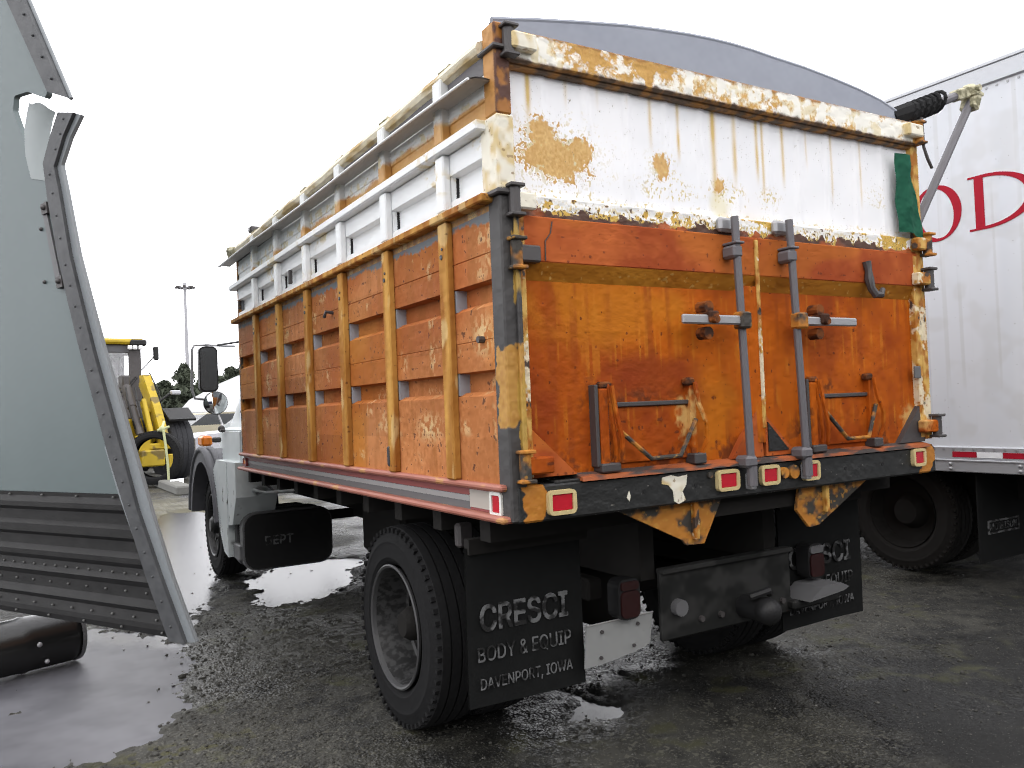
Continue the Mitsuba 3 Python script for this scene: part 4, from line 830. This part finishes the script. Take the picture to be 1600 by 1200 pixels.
fr = sbox(TX+.16, .40, TX+.58, .50).difference(sbox(TX+.172, .412, TX+.568, .488))
obj(fk, 'tag', prism(fr, 'y', .972, .981), 'm_flaptext', smooth=False)
obj(fk, 'lettering', text_xz('MORRISON', TX+.19, TX+.55, .425, .050, .979, .003, bold=False), 'm_flaptext', smooth=False)

# ------------------------------------------------------------------ wheel loader, far left
LD = thing('wheel_loader', 'yellow wheel loader with black cab roof and raised lift arms', 'loader')
LM = np.eye(4); a_ = math.radians(12); LM[:2, :2] = [[math.cos(a_), -math.sin(a_)], [math.sin(a_), math.cos(a_)]]; LM[:3, 3] = (.72, 19.3, 0)
def lm(m): m = m.copy(); m.apply_transform(LM); return m
def ld(name, mesh, m, parent=None, **kw): return obj(parent or LD, name, lm(mesh), m, **kw)
LT = tyre_mesh(.80, .60, .42)
for sx in (-1, 1):
    for yw in (0, 2.9):
        wk = ld('wheel', moved(LT, (sx*.98, yw, .80)), 'm_rubber_grey')
        ld('rim', moved(revolve_x([(sx*1.20, .42), (sx*1.14, .40), (sx*1.08, .25), (sx*1.08, .001)], 36), (0, yw, .80)), 'm_yellow', wk)
ld('front_frame', cat(bx(-.42, .42, -.35, .9, .70, 1.55, .05), bx(-.62, .62, .0, .7, .95, 1.35, .05), bx(-.55, .55, .9, 3.9, .75, 1.5, .05), bx(-.65, .65, 2.3, 3.95, 1.5, 2.2, .1)), 'm_yellow', smooth=False)
def arm(sx):
    p = [(-.95, .85), (-1.05, 1.08), (-.55, 1.85), (.10, 2.62), (.35, 2.62), (.42, 2.35), (.05, 2.0), (-.45, 1.45), (-.75, .90)]
    return prism(p, 'x', sx*.46-.09, sx*.46+.09)
for sx in (-1, 1):
    ld('lift_arm', arm(sx), 'm_yellow', smooth=False)
    ld('hydraulic_ram', cat(cyl((sx*.30, .2, 1.2), (sx*.34, -.35, 1.75), .07, 10)), 'm_yellow')
    ld('fender', cat(prism([(-.80, 1.50), (-.30, 1.78), (.45, 1.78), (.85, 1.55), (.85, 1.49), (.43, 1.72), (-.28, 1.72), (-.78, 1.45)], 'x', sx*.98-.32, sx*.98+.32)), 'm_black', smooth=False)
ld('tilt_ram', cat(cyl((0, .35, 2.50), (0, -.75, 1.15), .09, 12), bx(-.09, .09, .15, .50, 2.3, 2.62, .03), cyl((.0, -.2, 1.82), (0, .3, 2.42), .11, 12)), 'm_dark_steel')
ld('link', cat(bx(-.16, .16, -.95, -.80, .55, 1.15, .03), moved(bx(-.05, .05, -.1, .1, -.5, .5, .02), (.20, -.6, 1.55), rx=-30)), 'm_yellow', smooth=False)
ld('coupler', cat(bx(-.10, .42, -1.12, -.95, .42, .80, .03), bx(.50, .62, -1.12, -.95, .36, .68, .02), bx(-.6, .7, -.95, -.85, .80, .95, .03), bx(-.62, -.40, -1.10, -.92, .9, 1.05, .03)), 'm_yellow', smooth=False)
# cab
cx0, cx1, cy0, cy1 = -.80, .62, .95, 2.35
CB = ld('cab', cat(bx(cx0, cx1, cy0, cy1, 1.55, 2.02, .03), [bx(x-.06, x+.06, y-.06, y+.06, 2.0, 3.42, .01) for x in (cx0+.06, cx1-.06) for y in (cy0+.06, cy1-.06)], bx(cx0, cx1, cy0, cy1, 3.22, 3.44, .03)), 'm_fender', smooth=False)
ld('roof', cat(bx(cx0-.08, cx1+.06, cy0-.15, cy1+.1, 3.44, 3.58, .05)), 'm_yellow', CB, smooth=False)
ld('visor', bx(cx1-.30, cx1+.10, cy0-.20, cy0+.15, 3.40, 3.56, .04), 'm_black', CB, smooth=False)
ld('window', bx(cx0+.10, cx1-.10, cy0+.02, cy0+.03, 2.02, 3.24), 'm_glass', CB, smooth=False)
ld('window', bx(cx0+.10, cx1-.10, cy1-.03, cy1-.02, 2.02, 3.24), 'm_glass', CB, smooth=False)
ld('rear_panel', cat(bx(cx0, cx1, cy1-.06, cy1-.02, 2.0, 2.3), bx(-.12, cx1, cy1-.06, cy1-.02, 2.3, 3.05), bx(cx0, cx1, cy1-.06, cy1-.02, 3.0, 3.3)), 'm_fender', CB, smooth=False)
ld('corner_panel', bx(cx1-.30, cx1, cy0-.01, cy0+.04, 2.0, 3.3, .01), 'm_dark_steel', CB, smooth=False)
ld('seat', cat(bx(-.35, .15, 1.55, 1.75, 2.0, 2.75, .06), bx(-.25, .05, 1.58, 1.70, 2.75, 2.95, .04)), 'm_black', CB, smooth=False)
for xw in (-.55, -.35, .30, .42, .56): ld('work_lamp', bx(xw-.05, xw+.05, cy0-.22, cy0-.14, 3.30, 3.41, .02), 'm_white', CB, smooth=False)
ld('wiper', cat(tube([(.48, cy0-.02, 2.62), (.0, cy0-.03, 2.10)], .014, 6), tube([(.52, cy0-.02, 2.60), (.10, cy0-.03, 2.08)], .010, 6)), 'm_black', CB)
ld('mirror', cat(bx(.92, 1.06, .9, .96, 3.05, 3.40, .03), tube([(.62, .98, 2.78), (.78, .95, 2.95), (.95, .95, 3.15)], .014, 6)), 'm_black', smooth=30)
ld('mirror_rail', cat(tube([(.70, .6, 2.7), (.85, .4, 2.2), (.88, .3, 1.7)], .015, 6), tube([(.80, .3, 1.95), (1.08, .3, 2.15)], .03, 6)), 'm_black')
ld('headlamp', bx(1.08, 1.34, .22, .32, 2.12, 2.24, .03), 'm_alu', smooth=False)
ld('hose', cat([tube([(x, -.1, 2.3), (x-.1, -.5, 2.0), (x-.05, -.7, 1.5), (x+.05, -.6, 1.2)], .022, 6) for x in (-.75, -.68, -.1, .12)]), 'm_black')
# worn tyre hanging in front of it, and its strap
HT = thing('hanging_tyre', 'worn black tyre hung upright in front of the yellow loader', 'tyre')
t2 = moved(tyre_mesh(.60, .28, .43), (0, 0, 0), rz=90); t2 = moved(t2, (1.02, 17.35, .66), rz=-28)
obj(HT, 'tread', t2, 'm_rubber')
SP = thing('yellow_strap', 'faded yellow strap tied round the hanging tyre', 'strap')
obj(SP, 'band', cat(tube([(1.28, 17.75, 1.45), (1.16, 17.25, 1.30), (1.17, 17.05, 1.25), (1.20, 17.0, .9), (1.23, 16.98, .5), (1.24, 17.0, .12)], .028, 6), ball((1.15, 17.12, 1.29), .07), tube([(1.05, 17.1, 1.27), (1.30, 17.1, 1.34)], .03, 6)), 'm_strap')
SC = thing('white_scrap', 'crumpled white scrap lying on the ground below the hanging tyre', 'litter')
obj(SC, 'sheet', trimesh.convex.convex_hull(np.array([(1.12, 16.3, .0), (1.42, 16.2, .02), (1.48, 16.5, .22), (1.2, 16.5, .20), (1.3, 16.4, .12)])), 'm_scrap', smooth=False)
# kerb
KB = thing('concrete_kerb', 'low pale concrete kerb on the ground behind the truck cab', 'kerb')
kb = []
for q in range(4): kb.append(moved(bx(-.16, .16, -1.5, 1.5, -.02, .17, .03), (1.05 + .02*q + .15, 18.4 - q*3.05 + 1, 0), rz=2-q))
for q, k_ in enumerate(kb[:2]): obj(KB, 'kerb_stone', k_, 'm_concrete', smooth=False)

# ------------------------------------------------------------------ light mast, trees, far vehicles
LMST = thing('light_mast', 'tall thin floodlight mast far behind the yard', 'light mast')
obj(LMST, 'pole', tube([(23.2, 149, -.1), (23.15, 149, 12), (23.08, 148.8, 24.3)], [.42, .32, .20], 10), 'm_mast')
obj(LMST, 'crown_ring', cat(tube([(23.08+1.2*math.cos(a), 148.8+1.2*math.sin(a), 24.3) for a in np.linspace(0, 6.283, 17)], .10, 6), cyl((23.08, 148.8, 24.0), (23.08, 148.8, 25.2), .3, 8)), 'm_mast')
for q in range(7):
    a = q*2*math.pi/7; obj(LMST, 'floodlight', moved(bx(-.40, .40, -.22, .22, -.18, .18, .05), (23.08+1.25*math.cos(a), 148.8+1.25*math.sin(a), 24.4), rz=math.degrees(a)), 'm_dark_steel', smooth=False)

PINE = ['']
def pine(x, y, h, wd, seed):
    r = np.random.default_rng(seed)
    k = thing('pine_tree', PINE[0], 'tree', 'dark pines behind the yard')
    obj(k, 'trunk', tube([(x, y, -.2), (x+.1, y, h*.5), (x, y, h*.95)], [.28, .18, .05], 7), 'm_bark')
    n = 1900; t = r.random(n)**.9; z = h*(.16+.86*t); lay = .65+.35*np.sin(z*3.3+seed)
    rad = wd*1.55*(1-t)**.62*lay*np.sqrt(r.random(n))+.15; a = r.random(n)*6.283 ; lob = 1+.40*np.sin(a*2+seed+z*.5)+.28*np.sin(a*5+z*1.3)
    c = np.stack([x+rad*lob*np.cos(a), y+rad*lob*np.sin(a), z - rad*.22], -1)
    d = r.normal(size=(n, 3, 3)); d /= np.linalg.norm(d, axis=2, keepdims=True)
    V = c[:, None] + d*(.30+.28*r.random((n, 1, 1)))
    obj(k, 'crown', trimesh.Trimesh(V.reshape(-1, 3), np.arange(3*n).reshape(-1, 3), process=False), 'm_leaf_haze', smooth=False)
for q, (x, y, h, wd, lb) in enumerate([(8.2, 119, 9.2, 3.0, 'dark rounded pine seen through the loader cab glass'), (15.0, 117, 7.2, 2.6, 'low dark pine beside the loader, leftmost of the far row'),
        (17.2, 115, 9.6, 2.6, 'tallest dark pine, directly behind the light mast'), (19.2, 113, 7.4, 3.0, 'dark pine just left of the tall wing mirror'), (20.9, 113, 7.6, 3.0, 'dark pine hidden mostly by the tall wing mirror'),
        (22.6, 112, 8.8, 2.8, 'spiky dark pine between the wing mirror and the grain box'), (24.4, 111, 9.4, 2.8, 'dark pine touching the front edge of the grain box')]):
    PINE[:] = [lb]; pine(x, y, h*.90, wd, q)
obj('', 'far_wood', trimesh.util.concatenate([trimesh.Trimesh((lambda c, d: (c[:, None]+d).reshape(-1, 3))(np.stack([RNG.uniform(4, 36, 5200), RNG.uniform(122, 128, 5200), RNG.uniform(.1, 1, 5200)**.8*6.2], -1), RNG.normal(size=(5200, 3, 3))*.42), np.arange(15600).reshape(-1, 3), process=False)]), 'm_leaf_haze', smooth=False, kind='stuff')
labels['far_wood'].update(label='dark far-off wood along the horizon behind the parked vehicles', category='wood')

def car(name, label, loc, rz, body, Lc=4.6, wc=1.8, h=1.45, cab_=(.28, .86), group=None, bonnet=.95):
    k = thing(name, label, 'car', group)
    def mv(m): return moved(m, loc, rz=rz)
    low_ = [(-Lc/2, .28), (-Lc/2, bonnet-.1), (-Lc/2+.15, bonnet-.02), (-Lc/2+Lc*cab_[0], bonnet+.04), (Lc/2-.3, bonnet+.05), (Lc/2, bonnet-.1), (Lc/2, .30)]
    B = obj(k, 'body', mv(prism(low_, 'y', -wc/2, wc/2)), body, smooth=False)
    g0, g1 = -Lc/2+Lc*cab_[0], -Lc/2+Lc*cab_[1]
    obj(B, 'roof', mv(prism([(g0+.62, h-.06), (g0+.75, h), (g1-.45, h), (g1-.32, h-.06)], 'y', -wc/2+.14, wc/2-.14)), body, smooth=False)
    obj(B, 'glasshouse', mv(prism([(g0+.05, bonnet+.03), (g0+.64, h-.055), (g1-.34, h-.055), (g1, bonnet+.03)], 'y', -wc/2+.12, wc/2-.12)), 'm_glass_dark', smooth=False)
    for xx in (-Lc/2+.85, Lc/2-.85):
        for s in (-1, 1): obj(k, 'wheel', mv(moved(moved(tyre_mesh(.33, .2, .20), rz=90), (xx, s*(wc/2-.12), .33))), 'm_rubber')
    return k
car('parked_car', 'silver car parked between the loader and the beige pickup', (3.5, 33, 0), 8, 'm_silver', h=1.75, bonnet=1.25, Lc=5.2)
car('parked_car', 'dull beige pickup with a dark opening parked behind the cab mirror', (4.0, 27.2, 0), 20, 'm_beige', h=1.68, bonnet=1.22, Lc=5.4)
car('parked_car', 'pale lavender car just ahead of the truck cab', (4.35, 21.5, 0), 14, 'm_lavender', h=1.55, bonnet=1.08, Lc=4.6)
VN = thing('white_camper', 'long white camper with a sloping roof behind the parked cars', 'camper')
obj(VN, 'body', moved(prism([(-4.2, .5), (-4.2, 1.6), (-3.4, 2.5), (-1.9, 3.3), (-.8, 3.75), (4.5, 3.9), (4.5, .5)], 'y', -1.2, 1.2), (9.8, 44.5, 0), rz=-20), 'm_white', smooth=False)
obj(VN, 'window', moved(bx(-.2, 1.2, -1.23, -1.195, 2.5, 3.0, .02), (9.8, 44.5, 0), rz=-20), 'm_glass_dark', smooth=False)
for xx in (-2.6, 2.6): obj(VN, 'wheel', moved(moved(TY, rz=90), (9.8+xx*.94+.2, 44.5-xx*.34-1.0, .487), rz=0), 'm_rubber')

# ------------------------------------------------------------------ unseen trailers added behind the camera to block the low sky
for q, (x0, x1, nm, mm) in enumerate(((-9.5, -1.2, 'unseen dark blue box trailer added behind the camera to block low sky, to the left', 'm_dark_blue'), (-.6, 8.2, 'unseen dark grey box trailer added behind the camera to block low sky, to the right', 'm_dark_grey'))):
    if q == 0: mat('m_dark_blue', (.02, .025, .05), .5, .3); mat('m_dark_grey', (.03, .03, .03), .5, .3)
    k = thing('added_trailer', nm, 'trailer')
    obj(k, 'body', bx(x0, x1, -9.6, -7.1, 1.0, 3.5, .02), mm, smooth=False)
    obj(k, 'bottom_rail', bx(x0-.01, x1+.01, -9.61, -7.08, .93, 1.03, .01), 'm_dark_steel', smooth=False)
    for xx in (x0+1.3, x0+2.4):
        for y in (-9.3, -7.4): obj(k, 'wheel', moved(moved(TY, rz=90), (xx, y, .475)), 'm_rubber')
    for y in (-9.0, -7.7): obj(k, 'landing_leg', bx(x1-1.9, x1-1.78, y-.06, y+.06, 0, .95), 'm_under', smooth=False)
